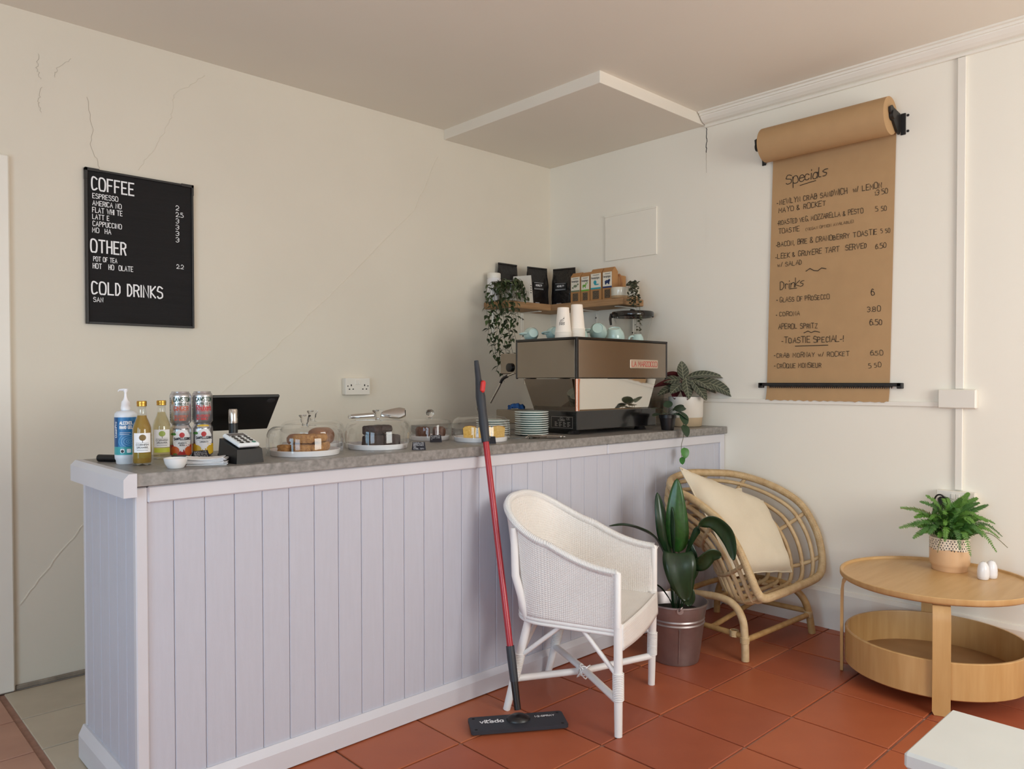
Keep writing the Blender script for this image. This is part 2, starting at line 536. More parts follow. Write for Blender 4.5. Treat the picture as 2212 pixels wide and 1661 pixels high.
# door with architrave at the left edge of the view
d1 = thing('door_1', 'white door frame at the far left edge of the plaster wall', None); d1['kind'] = 'structure'
a = MB(); a.box(.55, LW - .022, 0, .628, LW, 2.065, .005); a.box(-.42, LW - .022, 1.99, .55, LW, 2.065, .005); a.box(-.42, LW - .022, 0, -.345, LW, 1.99, .005)
a.build('architrave', m_white, d1)
a = MB(); a.box(-.34, LW - .010, .008, .545, LW, 1.985, .003)
for z0, z1 in ((.2, .85), (1.0, 1.85)):
    for x0, x1 in ((-.24, .06), (.14, .45)):
        a.box(x0, LW - .014, z0, x1, LW - .009, z1, .003)
a.build('door_leaf', m_white, d1)
# cornice and baseboard on the right wall
prof = [(0, 2.572), (-.014, 2.572), (-.016, 2.582), (-.012, 2.588), (-.030, 2.592), (-.046, 2.602), (-.058, 2.616), (-.06, 2.622), (-.068, 2.622), (-.070, 2.632), (-.082, 2.634), (-.082, 2.646), (0, 2.646)]
w = MB()
Mx = Matrix(((1, 0, 0, RW), (0, 0, 1, 0), (0, 1, 0, 0), (0, 0, 0, 1)))
w.prism(prof, YW, 2.302, Mx)
struct('trim_1', w, m_white, 'white moulded cornice along the top of the right wall')
w = MB(); w.prism([(0, 0), (-.016, 0), (-.016, .175), (-.008, .192), (0, .194)], YW, 2.165, Mx)
struct('baseboard_right', w, m_white, 'tall white skirting board on the right wall')
w = MB(); w.box(.63, LW - .012, 0, 2.9, LW, .018, .003)
struct('baseboard_left', w, mat('mottled_grey_brown_strip', '#8d8173', .9, var=.25, scale=20., bump=.4), 'thin mottled grey-brown strip at the foot of the plaster wall')  # mottled grey-brown strip, darker than the wall above it
# hairline cracks and old filler ridges in the plaster
m_crack = mat('hairline_crack', '#b5ab9b', .95, var=.1)
m_ridge = mat('filler_ridge', '#e9e3d7', .85, var=.02)
fw = lambda x, z: (x, LW - .0008, z)
rc = random.Random(11)
def wob(pts, a=.006, k=7):
    out = []
    for i in range(len(pts) - 1):
        for j in range(k):
            t = j / k
            out.append((pts[i][0] + (pts[i + 1][0] - pts[i][0]) * t + rc.uniform(-a, a), pts[i][1] + (pts[i + 1][1] - pts[i][1]) * t + rc.uniform(-a, a)))
    out.append(pts[-1]); return out
for pts, wd in (([(.905, 2.36), (.925, 2.24), (.918, 2.16), (.95, 2.08)], .0016), ([(.735, 2.49), (.728, 2.43), (.742, 2.39)], .0013), ([(.745, 2.36), (.732, 2.30), (.742, 2.26)], .0013), ([(.85, 2.50), (.80, 2.45), (.79, 2.41)], .0013)):
    MB().ribbon(wob(pts, .004), wd, fw).build('crack', m_crack, wl)
for pts, wd in (([(1.45, 1.14), (1.72, 1.36), (2.05, 1.66), (2.55, 2.15), (2.72, 2.48)], .003), ([(.65, .33), (.80, .52), (.95, .70)], .004), ([(1.39, 2.58), (1.25, 2.46), (1.24, 2.36), (1.18, 2.23), (1.10, 2.10)], .0022)):
    b = MB(); b.tube([(x, LW - .0002, z) for x, z in wob(pts, .005, 9)], wd * .8, 5, flat=1.)
    b.build('ridge', m_wall, wl)
# crack running down from the soffit on the right wall
MB().ribbon(wob([(2.30, 2.585), (2.298, 2.50), (2.301, 2.44)], .003, 8), .004, lambda y, z: (RW - .0008, y, z)).build('crack', m_dark, wr)
MB().ribbon(wob([(2.301, 2.44), (2.299, 2.33)], .002, 6), .0015, lambda y, z: (RW - .0008, y, z)).build('crack', m_crack, wr)
MB().ribbon(wob([(2.302, 2.33), (2.30, 1.12)], .001, 20), .0016, lambda y, z: (RW - .0006, y, z)).build('joint_line', m_wall_r, wr)
# ------------------------------------------------------------------ the counter
m_cw = mat('lilac_white_paint', '#bfc0cb', .5, var=.02, scale=6., bump=.12, bscale=60., stretch=(14, 14, 1.2), spec=.35)
m_cw2 = mat('lilac_white_paint_trim', '#cfced4', .45, var=.02, scale=6., bump=.06, bscale=60., spec=.4)
m_top = mat('grey_concrete_laminate', '#96928e', .38, alt='#73706d', scale=64., bump=.03, bscale=120., detail=8., spec=.5)
T = .952
ct = thing('counter', 'white tongue-and-groove panelled counter with skirting', 'counter', (.68, 2.19, 0))
def cp(name, m, *q, ch=.003):
    b = MB(); b.box(q[0] - .68, q[1] - 2.19, q[2], q[3] - .68, q[4] - 2.19, q[5], ch)
    return b.build(name, m, ct)
cp('carcass', m_cw2, .70, 2.206, .002, 3.640, 2.66, .913)
edges = [.7065, .7785] + [.7785 + .0868 * k for k in range(1, 33)]
edges = [e for e in edges if e < 3.59] + [3.603]
for a, b in zip(edges[:-1], edges[1:]):
    w = MB(); w.box(a + .0005 - .68, 0, .06, b - .0005 - .68, .017, .90, .0022)
    w.build('plank', m_cw, ct)
ey = [2.207, 2.279, 2.358, 2.436, 2.519, 2.601, 2.675]
for a, b in zip(ey[:-1], ey[1:]):
    w = MB(); w.box(0, a + .0005 - 2.19, .06, .017, b - .0005 - 2.19, .90, .0028)
    w.build('plank', m_cw, ct)
cp('corner_post', m_cw2, .676, 2.183, .002, .7075, 2.207, .912)
cp('rear_post', m_cw2, .680, 2.682, .002, .72, 2.70, .912)
cp('end_stile', m_cw2, 3.602, 2.180, .002, 3.644, 2.206, .913)
cp('top_rail', m_cw2, .7075, 2.180, .868, 2.66, 2.206, .914, ch=.004)
cp('top_rail', m_cw2, 2.6605, 2.178, .868, 3.602, 2.206, .914, ch=.004)
w = MB(); w.prism([(0, .004), (-.018, .004), (-.018, .062), (-.006, .086), (0, .086)], .676 - .68 - .02, 3.602 - .68, Matrix(((0, 0, 1, 0), (1, 0, 0, 0), (0, 1, 0, 0), (0, 0, 0, 1))))
w.build('skirting', m_cw2, ct)
w = MB(); w.prism([(0, .004), (-.020, .004), (-.020, .075), (-.006, .105), (0, .105)], -.018, 2.70 - 2.19, Matrix(((1, 0, 0, 0), (0, 0, 1, 0), (0, 1, 0, 0), (0, 0, 0, 1))))
w.build('skirting', m_cw2, ct)

wt = MB(); wt.box(.674, 2.166, .916, RW - .002, 2.69, T, .002); wt.box(2.52, 2.68, .916, RW - .002, LW - .004, T - .0004, .001)
wt = wt.build('worktop', m_top)
tag(wt, 'grey concrete-effect laminate worktop on the white panelled counter', 'worktop')
e = MB(); e.prism([(0, .890), (-.034, .890), (-.034, .938), (-.020, T + .001), (0, T + .001)], 2.160, 2.678, Matrix(((1, 0, 0, .674), (0, 0, 1, 0), (0, 1, 0, 0), (0, 0, 0, 1))))
e.build('edge_strip', m_cw2, wt)
# ------------------------------------------------------------------ small things on the counter
def facing(x, y): return math.atan2(-y, -x)
def cyl(r, phi): return lambda s, z: (r * cos(phi + s / r), r * sin(phi + s / r), z)
def patch(fn, s0, s1, z0, z1, n=16):
    return MB().grid(lambda i, j: fn(s0 + (s1 - s0) * i, z0 + (z1 - z0) * j), n, 1)
def blob(mb, fn, cx, cz, rx, rz, shape=None, n=20, rings=4):
    vs = [fn(cx, cz)]; fs = []
    for k in range(1, rings + 1):
        for i in range(n):
            a = 2 * pi * i / n; q = (shape(a) if shape else 1) * k / rings
            vs.append(fn(cx + rx * q * cos(a), cz + rz * q * sin(a)))
    for i in range(n): fs.append([0, 1 + i, 1 + (i + 1) % n])
    for k in range(rings - 1):
        for i in range(n):
            a = 1 + k * n; fs.append([a + i, a + n + i, a + n + (i + 1) % n, a + (i + 1) % n])
    return mb.add(vs, fs)
star = lambda a: 1.0 if round(((a - pi / 2) % (2 * pi)) / (pi / 5)) % 2 == 0 else .42
leaf_s = lambda a: .35 + .65 * abs(cos(a)) ** 1.5

m_gel = mat('translucent_white_plastic', '#dfe3ea', .35, var=.02, subs=.2)
m_pump = mat('white_pump_plastic', '#f0eff2', .35, var=.01)
m_blue = mat('blue_label', '#2f83bd', .35, alt='#1f6aa6', scale=30., stretch=(1, 1, 3))
m_blue_d = mat('dark_blue_label', '#1d5487', .35)
m_teal = mat('teal_label', '#3fa3a8', .35)
m_ripple = mat('pale_blue_print', '#8cc4e6', .4)
m_print_w = mat('white_print', '#f4f4f6', .5, var=.01)
m_print_k = mat('dark_print', '#26262e', .5, var=.05)
m_glass = thin_glass('bottle_glass', (.97, .985, .97), 1.0)
m_dome = thin_glass('clear_dome_glass', (.985, .99, .99), 1.0)
m_solid = bpy.data.materials.new('solid_knob_glass'); m_solid.use_nodes = True
_b = m_solid.node_tree.nodes['Principled BSDF']; _b.inputs['Transmission Weight'].default_value = 1; _b.inputs['Roughness'].default_value = .02; _b.inputs['IOR'].default_value = 1.45
_n = m_solid.node_tree.nodes.new('ShaderNodeTexNoise'); _r = m_solid.node_tree.nodes.new('ShaderNodeMapRange'); _r.inputs['To Min'].default_value = .01; _r.inputs['To Max'].default_value = .05
m_solid.node_tree.links.new(_n.outputs['Fac'], _r.inputs['Value']); m_solid.node_tree.links.new(_r.outputs[0], _b.inputs['Roughness'])
m_gold = mat('gold_cap_metal', '#c39a4a', .32, 1., var=.08)
m_alu = mat('brushed_aluminium', '#c9c9cd', .3, .9, var=.05, scale=14.)
m_steel = mat('polished_steel', '#c9c5bf', .13, 1., var=.03)
m_paper = mat('white_paper', '#f2f1f3', .8, var=.015)

# hand gel
gx, gy = .739, 2.466
g = thing('hand_gel_bottle', 'white pump bottle of alcohol hand gel with a blue label, nearest the counter end', 'bottle', (gx, gy, T)); ph = facing(gx, gy)
MB().lathe([(0, 0), (.026, 0), (.0275, .004), (.0275, .010), (.0305, .016), (.0310, .022), (.0310, .145), (.0295, .152), (.024, .157), (.012, .160), (.012, .164), (0, .164)], 36).build('bottle_body', m_gel, g, 40)
fn = cyl(.03125, ph)
lb = patch(fn, -.046, .050, .028, .140, 26).build('label', m_blue, g, 180)
f2 = cyl(.0314, ph)
patch(f2, -.046, -.023, .028, .140, 8).build('label_band', m_blue_d, lb, 180)
patch(cyl(.03145, ph), -.046, .050, .028, .052, 26).build('label_foot', m_teal, lb, 180)
f3 = cyl(.0316, ph)
tx = MB(); write(tx, 'ALCOHOL', f3, -.017, .119, .0085, .036, .24, sub=2); write(tx, 'HAND GEL', f3, -.017, .106, .0085, .036, .24, sub=2)
for z, w_ in ((.094, .03), (.089, .026)): tx.ribbon([(-.017 + w_ * i / 6, z) for i in range(7)], .0012, f3)
write(tx, 'CleanPro', lambda s, z: f3(-.028 - z, .080 + s), 0, 0, .0075, .046, .2)
tx.build('lettering', m_print_w, lb, 180)
for cx in (-.010, .008):
    k = MB(); blob(k, f3, cx, .040, .0065, .0065, lambda a: 1 / max(abs(cos(a)), abs(sin(a))) * .9); k.build('pictogram_panel', m_print_w, lb, 180)
bk = MB(); blob(bk, cyl(.0317, ph), -.010, .039, .0045, .0045); bk.build('pictogram', m_print_k, lb, 180)
rp = MB()
for k, (a, b) in enumerate(((.030, .024), (.023, .017), (.016, .011), (.009, .006), (.004, .0025))):
    rp.ribbon([(.010 + a * cos(t * pi / 12), .068 + b * sin(t * pi / 12)) for t in range(25) if -.022 < .010 + a * cos(t * pi / 12) < .045 and .053 < .068 + b * sin(t * pi / 12) < .088], .0012, f3)
rp.build('ripple_print', m_ripple, lb, 180)
pm = MB().lathe([(0, .162), (.0135, .162), (.0135, .170), (.0125, .172), (.0115, .186), (.0075, .190), (.006, .194), (.0042, .200), (.0034, .212), (.0062, .219), (.0062, .223), (0, .223)], 20)
pm.tube([Vector((0, 0, .221)) + Vector((-.725, .689, 0)) * t + Vector((0, 0, z)) for t, z in ((-.006, 0), (.006, .001), (.018, .0005), (.022, -.004))], [.0042, .004, .0026, .002], 8)
pm.build('pump', m_pump, g, 50)

# cider bottles
def cider(x, y, r, h, mliq, level, label, mpic, mfoot):
    t = thing('cider_bottle', label, 'bottle', (x, y, T), group='cider bottles on the counter'); ph = facing(x, y)
    out = [(0, .004), (r * .6, 0), (r * .92, 0), (r, .006), (r, h * .53), (r * .97, h * .58), (r * .78, h * .665), (r * .58, h * .735), (r * .47, h * .80), (r * .42, h * .925), (r * .46, h * .93)]
    MB().lathe(out, 32).build('glass', m_glass, t, 180)
    inn = [(0, .007), (r * .88, .007), (r * .93, .012), (r * .93, h * .53), (r * .90, h * .58), (r * .72, h * .665), (r * .52, h * .735), (r * .42, h * .79)]
    inn = [p for p in inn if p[1] < h * level] + [(r * (.40 if level > .79 else .46), h * level), (0, h * level)]
    MB().lathe(inn, 32).build('cider', mliq, t, 60)
    MB().lathe([(r * .44, h * .915), (r * .50, h * .917), (r * .52, h * .93), (r * .495, h * .94), (r * .52, h * .955), (r * .52, h * .985), (r * .49, h), (0, h)], 28, caps=False).build('cap', m_gold, t, 35)
    fn = cyl(r * 1.008, ph)
    lb = patch(fn, -r * .92, r * .98, h * .205, h * .505, 18).build('label', m_paper, t, 180)
    f2 = cyl(r * 1.016, ph)
    k = MB(); blob(k, f2, r * .05, h * .435, r * .36, h * .048); k.build('apple_print', mpic, lb, 180)
    k = MB(); write(k, 'CORNISH', f2, -r * .62, h * .310, h * .028, r * 1.3, .2, sub=2); write(k, 'ORCHARDS', f2, -r * .55, h * .272, h * .020, r * 1.15, .24, sub=2)
    for zz in (.355, .258): k.ribbon([(-r * .65 + r * 1.35 * i / 8, h * zz) for i in range(9)], .0006, f2)
    k.ribbon([(r * .05, h * .358), (r * .05, h * .392)], .0014, f2)
    k.ribbon([(-r * .55 + r * 1.15 * i / 8, h * .236) for i in range(9)], .0010, f2)
    k.build('lettering', m_print_k, lb, 180)
    patch(cyl(r * 1.008, ph), -r * .92, r * .98, h * .115, h * .19, 18).build('foot_label', mfoot, t, 180)
    return t
def liquid(name, a, tr, rough=.1):
    m = mat(name, a, rough, var=.05, trans=tr); m.node_tree.nodes['Principled BSDF'].inputs['IOR'].default_value = 1.2
    return m
m_cider = liquid('cloudy_amber_cider', '#a9853a', .25)
m_cider2 = thin_glass('clear_pale_cider', (.86, .80, .62), .6)
m_yel = mat('lime_label', '#c6cc46', .5)
m_gold_t = thin_glass('gold_print_film', (.80, .72, .42), .4, opacity=.35, body='#b5a556')
cider(.760, 2.388, .0268, .189, m_cider, .775, 'bottle of cloudy amber cider with a gold cap and white label', mat('brown_apple_print', '#7d6233', .5), m_gold_t)
cider(.868, 2.541, .0276, .186, m_cider2, .80, 'bottle of clear pale cider with a gold cap and green-tree label', mat('green_tree_print', '#9fb35a', .5), m_yel)

# drink cans, two stacks of two
CR, CH = .0326, .1066
m_green_d = mat('dark_green_print', '#2c4a3c', .45)
m_red = mat('red_print', '#c2383c', .45); m_brick = mat('brick_red_print', '#b9583f', .45)
m_orange = mat('orange_print', '#d9642c', .4); m_lemon = mat('lemon_print', '#d9b02a', .4); m_leafp = mat('leaf_green_print', '#4d8a3c', .45); m_bred = mat('blood_red_print', '#b3262a', .4)
def can(x, y, z, kind, label):
    t = thing('drink_can', label, 'can', (x, y, z), group='drink cans stacked by the bottles'); ph = facing(x, y)
    MB().lathe([(0, .004), (CR * .66, .004), (CR * .74, 0), (CR * .80, .001), (CR, .009), (CR, CH - .014), (CR * .985, CH - .011), (CR * .82, CH - .003), (CR * .83, CH - .0008), (CR * .80, CH), (CR * .77, CH - .003), (0, CH - .004)], 36).build('can_body', m_alu, t, 40)
    f2 = cyl(CR * 1.006, ph); f3 = cyl(CR * 1.012, ph); f4 = cyl(CR * 1.018, ph)
    if kind in ('ginger', 'rhubarb'):
        k = MB(); write(k, 'CAWSTON', f2, -.022, .075, .013, .054, .2, sub=2); write(k, '+ PRESS +', f2, -.016, .063, .0075, .042, .22, sub=2)
        for q in range(9):
            write(k, 'ABEHKRMN'[q % 8], lambda s, zz: f2(-.034 - zz, .014 + q * .0085 + s), 0, 0, .007, .006, .2, sub=2)
        k.build('lettering', m_green_d, t, 180)
        k = MB()
        if kind == 'ginger': write(k, 'GINGER', f2, -.020, .046, .013, .046, .22, sub=2)
        else: write(k, 'Rhubarb', f2, -.018, .045, .017, .048, .16, sub=2)
        for zz, w_ in ((.0415, .040), (.059, .040)): k.ribbon([(-.018 + w_ * i / 8, zz) for i in range(9)], .0009, f2)
        write(k, 'DELICIOUSLY', f2, -.018, .024, .0065, .042, .24, sub=2); write(k, 'DRY BUBBLY', f2, -.018, .014, .0065, .036, .24, sub=2)
        k.build('flavour_lettering', m_brick if kind == 'ginger' else m_red, t, 180)
        k = MB()
        for q in range(34): blob(k, cyl(CR * .93, ph), -.05 + .1 * q / 33, CH - .0078 + (.0012 if q % 2 else 0), .0009, .0009, None, 6, 1)
        k.build('dot_print', m_print_k, t, 180)
    else:
        base = m_bred if kind == 'orange' else m_lemon; fruit = m_orange if kind == 'orange' else m_lemon
        patch(f2, -.10, .10, .010, .042, 40).build('colour_band', base, t, 180)
        k = MB(); blob(k, f3, .004, .056, .030, .036); pl = k.build('silver_panel', m_paper, t, 180)
        k = MB(); blob(k, f4, -.020, .024, .016, .014); k.build('fruit_print', fruit, t, 180); k = MB(); blob(k, f4, .026, .022, .014, .015); k.build('fruit_print', fruit, t, 180)
        for q in ((-.024, .077, .010, .008), (-.018, .013, .007, .005)):
            k = MB(); blob(k, f4, *q, leaf_s); k.build('leaf_print', m_leafp, t, 180)
        k = MB(); blob(k, f4, .004, .074, .0085, .0085, star, 10, 2); k.build('star_print', m_red, t, 180)
        k = MB(); write(k, 'SANPELLEGRINO', f4, -.021, .058, .0075, .054, .24, sub=2)
        write(k, 'ARANCIATA' if kind == 'orange' else 'LIMONATA', f4, -.008, .046, .0045, .026, .2, sub=2)
        if kind == 'orange': write(k, 'ROSSA', f4, -.003, .039, .0045, .015, .2, sub=2)
        k.ribbon([(-.016 + .042 * i / 8, .053) for i in range(9)], .0006, f4)
        k.build('lettering', m_print_k, t, 180)
        k = MB(); write(k, 'TASTEFULLY LIGHT', cyl(CR * 1.004, ph), -.024, .091, .0045, .050, .2, sub=2); k.build('rim_lettering', m_print_k, t, 180)
        if kind == 'lemon':
            k = MB(); blob(k, cyl(CR * .92, ph), .002, CH - .006, .020, .0045); k.build('foil_print', m_lemon, t, 180)
    return t
can(.927, 2.540, T, 'orange', 'lower can in the left stack, with red oranges and a red star')
can(.999, 2.543, T, 'lemon', 'lower can in the right stack, with lemons and a red star')
can(.927, 2.540, T + CH, 'ginger', 'silver can with green and brick-red lettering on top of the orange can')
can(.999, 2.543, T + CH, 'rhubarb', 'silver can with red script lettering on top of the lemon can')

# small white bowl, papers, dark roll
b = MB().lathe([(0, .001), (.020, 0), (.022, .002), (.029, .014), (.0325, .029), (.0305, .0295), (.027, .016), (.019, .006), (0, .005)], 32)
o = b.build('dip_bowl', mat('white_glazed_china', '#eceaea', .18, var=.01, coat=.3), None, 60); o.location = (.800, 2.232, T); tag(o, 'small round white china bowl at the counter edge', 'bowl')
ps = thing('paper_stack', 'untidy stack of white papers beside the small white bowl', 'papers', (.905, 2.272, T), radians(-30))
rr = random.Random(5)
for k in range(9):
    w = MB(); a = rr.uniform(-.10, .10); dx, dy = rr.uniform(-.006, .006), rr.uniform(-.006, .006)
    Mt = Matrix.Translation((dx, dy, .0022 * k)) @ Matrix.Rotation(a, 4, 'Z')
    w.grid(lambda i, j: ((i - .5) * .112, (j - .5) * .080, .0002 + .0045 * (k / 9) * (2 * i - 1) ** 2), 8, 2, M=Mt)
    w.grid(lambda i, j: ((i - .5) * .112, (j - .5) * .080, .0016 + .0045 * (k / 9) * (2 * i - 1) ** 2), 8, 2, M=Mt)
    w.grid(lambda i, j: ((i - .5) * .112, -.04, .0002 + .0014 * j + .0045 * (k / 9) * (2 * i - 1) ** 2), 8, 1, M=Mt)
    w.grid(lambda i, j: (-.056, (i - .5) * .08, .0002 + .0014 * j + .0045 * (k / 9)), 2, 1, M=Mt)
    w.build('sheet', m_paper, ps)
b = MB(); b.tube([(0, -.035, .011), (0, .035, .011)], .011, 16); b.lathe([(.006, 0), (.006, .002)], 12, (0, 0, 0), Matrix.Translation((0, -.035, .011)) @ Matrix.Rotation(pi / 2, 4, 'X'))
o = b.build('black_torch', m_black, None, 40); o.location = (.716, 2.555, T); o.rotation_euler = (0, 0, radians(35)); tag(o, 'short black cylinder lying behind the hand gel bottle', 'cylinder')

# chalk tent cards
m_slate = mat('chalkboard_card', '#23222a', .8, var=.12, scale=30.)
m_chalk = mat('chalk_writing', '#c9c8cc', .9, var=.05)
def tent(x, y, rz, w_, lines, label):
    t = thing('price_card', label, 'sign', (x, y, T), rz, 'chalkboard price cards on the counter')
    h, d = .028, .012
    for s in (-1, 1):
        k = MB(); k.add([(-w_ / 2, s * d, 0), (w_ / 2, s * d, 0), (w_ / 2 - .003, 0, h), (-w_ / 2 + .003, 0, h), (-w_ / 2, s * (d - .0012), 0), (w_ / 2, s * (d - .0012), 0), (w_ / 2 - .003, s * -.0006, h - .001), (-w_ / 2 + .003, s * -.0006, h - .001)],
              [[0, 1, 2, 3], [7, 6, 5, 4], [0, 4, 5, 1], [1, 5, 6, 2], [2, 6, 7, 3], [3, 7, 4, 0]]); k.build('card_face', m_slate, t)
    k = MB(); fn = lambda s, z: (s, -d - .0004 + d * z / h, z)
    for i, ln in enumerate(lines): write(k, ln, fn, -w_ / 2 + .006, h - .0065 - i * .0062, .0038, w_ - .014 if len(ln) > 5 else None, .18, jitter=.5, rnd=rr)
    k.build('chalk_lettering', m_chalk, t)
tent(.945, 2.425, radians(8), .056, ['CHOCOLATE', 'PEANUT BUTTER', 'BROWNIES'], 'chalkboard price card behind the white papers')
tent(1.640, 2.212, radians(-35), .050, ['CHOCOLATE', 'BROWNIES', '1.50', '(VEG, GF)'], 'chalkboard price card beside the dark brownie dome')
tent(1.898, 2.445, radians(-35), .048, ['GF CHOCOLATE', 'LOAF CAKE', '3'], 'chalkboard price card in front of the small ball-knob dome')
tent(2.005, 2.236, radians(-40), .046, ['LEMON', 'CAKE'], 'chalkboard price card partly hidden by the mop handle')

# tablet till on a stand, and the card reader
ts = thing('tablet_till', 'black tablet till seen from behind on a stand with a chrome collar', 'tablet', (1.085, 2.50, T))
MB().lathe([(0, 0), (.05, 0), (.05, .006), (.016, .010), (.0145, .012), (.0145, .108), (0, .108)], 28).build('stand_pole', m_black, ts, 40)
MB().lathe([(.0148, .106), (.0150, .108), (.0150, .150), (.013, .154), (0, .154)], 28).build('chrome_collar', m_steel, ts, 40)
b = MB(); b.tube([(0, .0, .10), (.03, .08, .12), (.08, .15, .135)], .012, 10); b.build('arm', m_black, ts, 50)
Mt = Matrix.Translation((.095, .157, .134)) @ Matrix.Rotation(radians(40), 4, 'X')
b = MB(); b.box(-.125, -.006, -.083, .125, .006, .083, .004, M=Mt); b.box(-.118, .0061, -.076, .118, .008, .076, 0, M=Mt); tb = b.build('tablet_shell', m_black, ts)
b = MB(); b.lathe([(.010, 0), (.010, .0015), (.006, .002), (0, .002)], 16, M=Mt @ Matrix.Translation((.095, -.006, .062)) @ Matrix.Rotation(pi / 2, 4, 'X') @ Matrix.Scale(1.6, 4, (1, 0, 0)))
b.build('camera_bump', mat('grey_black_plastic', '#2b2a2c', .3), tb, 40)
cr = thing('card_reader', 'white card reader with black keys on a dark charging dock', 'card reader', (1.006, 2.262, T), radians(6))
hf, hb = .042, .072
b = MB(); b.add([(-.045, -.052, 0), (.045, -.052, 0), (.045, .058, 0), (-.045, .058, 0), (-.041, -.048, hf), (.041, -.048, hf), (.041, .054, hb), (-.041, .054, hb)], [[3, 2, 1, 0], [4, 5, 6, 7], [0, 1, 5, 4], [1, 2, 6, 5], [2, 3, 7, 6], [3, 0, 4, 7]])
b.build('dock', m_black, cr)
Mr = Matrix.Translation((0, .002, (hf + hb) / 2 + .003)) @ Matrix.Rotation(math.atan2(hb - hf, .102), 4, 'X')
b = MB(); b.box(-.036, -.050, 0, .036, .050, .014, .005, M=Mr); rd = b.build('reader_body', mat('white_reader_plastic', '#e6ecf0', .35), cr)
b = MB(); b.box(-.028, .022, .0135, .028, .042, .0148, .001, M=Mr); b.build('screen', mat('grey_screen', '#3a3640', .15), rd)
for i in range(3):
    for j in range(4):
        b = MB(); b.lathe([(.0062, .0135), (.0062, .0155), (0, .0158)], 12, (-.020 + .020 * i, .012 - .0165 * j, 0), M=Mr); b.build('key', m_black if (i, j) != (2, 3) else mat('green_key', '#2f7a66', .4), rd, 40)

# cake domes
m_china = mat('white_china_plate', '#eae8ea', .2, var=.01, coat=.2)
def dome(x, y, r, h, kind, label):
    t = thing('cake_dome', label, 'cake stand', (x, y, T), group='glass cake domes on the counter')
    pr = r * .92
    MB().lathe([(0, .004), (pr * .90, .002), (pr * .94, 0), (pr * .97, .001), (pr, .018), (pr * .985, .019), (pr * .955, .009), (pr * .90, .007), (0, .007)], 48).build('plate', m_china, t, 40)
    if kind == 'round':
        out = [(r, .001), (r, h * .52), (r * .985, h * .70), (r * .93, h * .86), (r * .82, h * .965), (r * .66, h), (.02, h + .001), (0, h + .001)]
    else:
        out = [(r, .001), (r, h * .86), (r * .985, h * .90)]
    inn = [(max(a - .003, 0), z - (.003 if z > h * .6 else 0)) for a, z in out]
    gl = MB().lathe(out, 48, caps=False); gl.build('glass_cover', m_dome, t, 180)
    if kind == 'ball':
        gl = MB().lathe([(r * 1.0, h * .90), (r * .99, h * .93), (r * .6, h * 1.02), (.02, h * 1.06), (0, h * 1.06)], 48, caps=False); gl.build('glass_lid', m_dome, t, 180)
    k = MB()
    if kind == 'ball':
        k.lathe([(0, h * 1.06), (.008, h * 1.06), (.006, h * 1.10), (.010, h * 1.12), (.016, h * 1.22), (.0175, h * 1.32), (.015, h * 1.42), (.009, h * 1.48), (0, h * 1.49)], 24)
    else:
        k.lathe([(0, h), (.010, h), (.009, h + .006), (.013, h + .012), (.015, h + .024), (.020, h + .032), (.0195, h + .036), (.012, h + .037), (0, h + .032)], 10 if kind == 'facet' else 20)
    k.build('knob', m_solid, t, 25 if kind == 'facet' else 60)
    return t
DA, DA2, DB, DC, DD = (1.267, 2.349), (1.418, 2.572), (1.577, 2.378), (1.957, 2.560), (2.070, 2.366)
dome(*DA, .1265, .097, 'round', 'large glass cake dome over golden flapjacks, nearest the card reader')
dome(*DA2, .119, .101, 'round', 'glass cake dome over brown buns, standing behind the flapjack dome')
dome(*DB, .1195, .104, 'round', 'glass cake dome over dark chocolate brownies with tongs across its top')
dome(*DC, .090, .086, 'ball', 'small straight-sided glass dome with a round ball knob over brown cake')
dome(*DD, .1205, .100, 'round', 'glass cake dome over yellow loaf slices behind the mop handle')

def lump(name, x, y, z, sx, sy, sz, rz, m, label, cat, e=.45, rough=.05, seed=0, group=None):
    """rounded baked piece: superellipsoid with an uneven skin, base on z"""
    sg = lambda v, p: math.copysign(abs(v) ** p, v)
    b = MB(); nu, nv = 12, 20
    vs = []
    for i in range(nu + 1):
        a = -pi / 2 + pi * i / nu
        for j in range(nv):
            t = 2 * pi * j / nv
            p = Vector((sx * sg(cos(a), e) * sg(cos(t), e), sy * sg(cos(a), e) * sg(sin(t), e), sz * sg(sin(a), e)))
            n = noise.noise(p * 60 + Vector((seed * 3.1, seed, 0))) * rough + noise.noise(p * 190 + Vector((seed, 0, seed))) * rough * .5
            vs.append(p * (1 + n))
    lo = min(p.z for p in vs)
    vs = [(p.x, p.y, p.z - lo) for p in vs]
    fs = [[i * nv + j, i * nv + (j + 1) % nv, (i + 1) * nv + (j + 1) % nv, (i + 1) * nv + j] for i in range(nu) for j in range(nv)]
    b.add(vs, fs)
    o = b.build(name, m, None, 180); o.location = (x, y, z); o.rotation_euler = (0, 0, rz)
    return tag(o, label, cat, group)
m_flap = mat('golden_flapjack', '#b98a52', .8, alt='#8f5f35', scale=120., bump=.9, bscale=260.)
m_bun = mat('brown_bun', '#9c6743', .75, alt='#7c4b30', scale=50., bump=.4, bscale=200.)
m_brownie = mat('dark_brownie', '#3a2a29', .75, alt='#241817', scale=60., bump=1., bscale=180.)
m_cakeb = mat('brown_cake', '#6b4332', .8, alt='#4d2e22', scale=90., bump=.8, bscale=240.)
m_lemonc = mat('yellow_loaf_crumb', '#dcb461', .85, alt='#cd9f4b', scale=120., bump=.5, bscale=300.)
m_crust = mat('loaf_crust', '#a9703a', .8)
PZ = T + .0075
G = 'pieces under the flapjack dome'
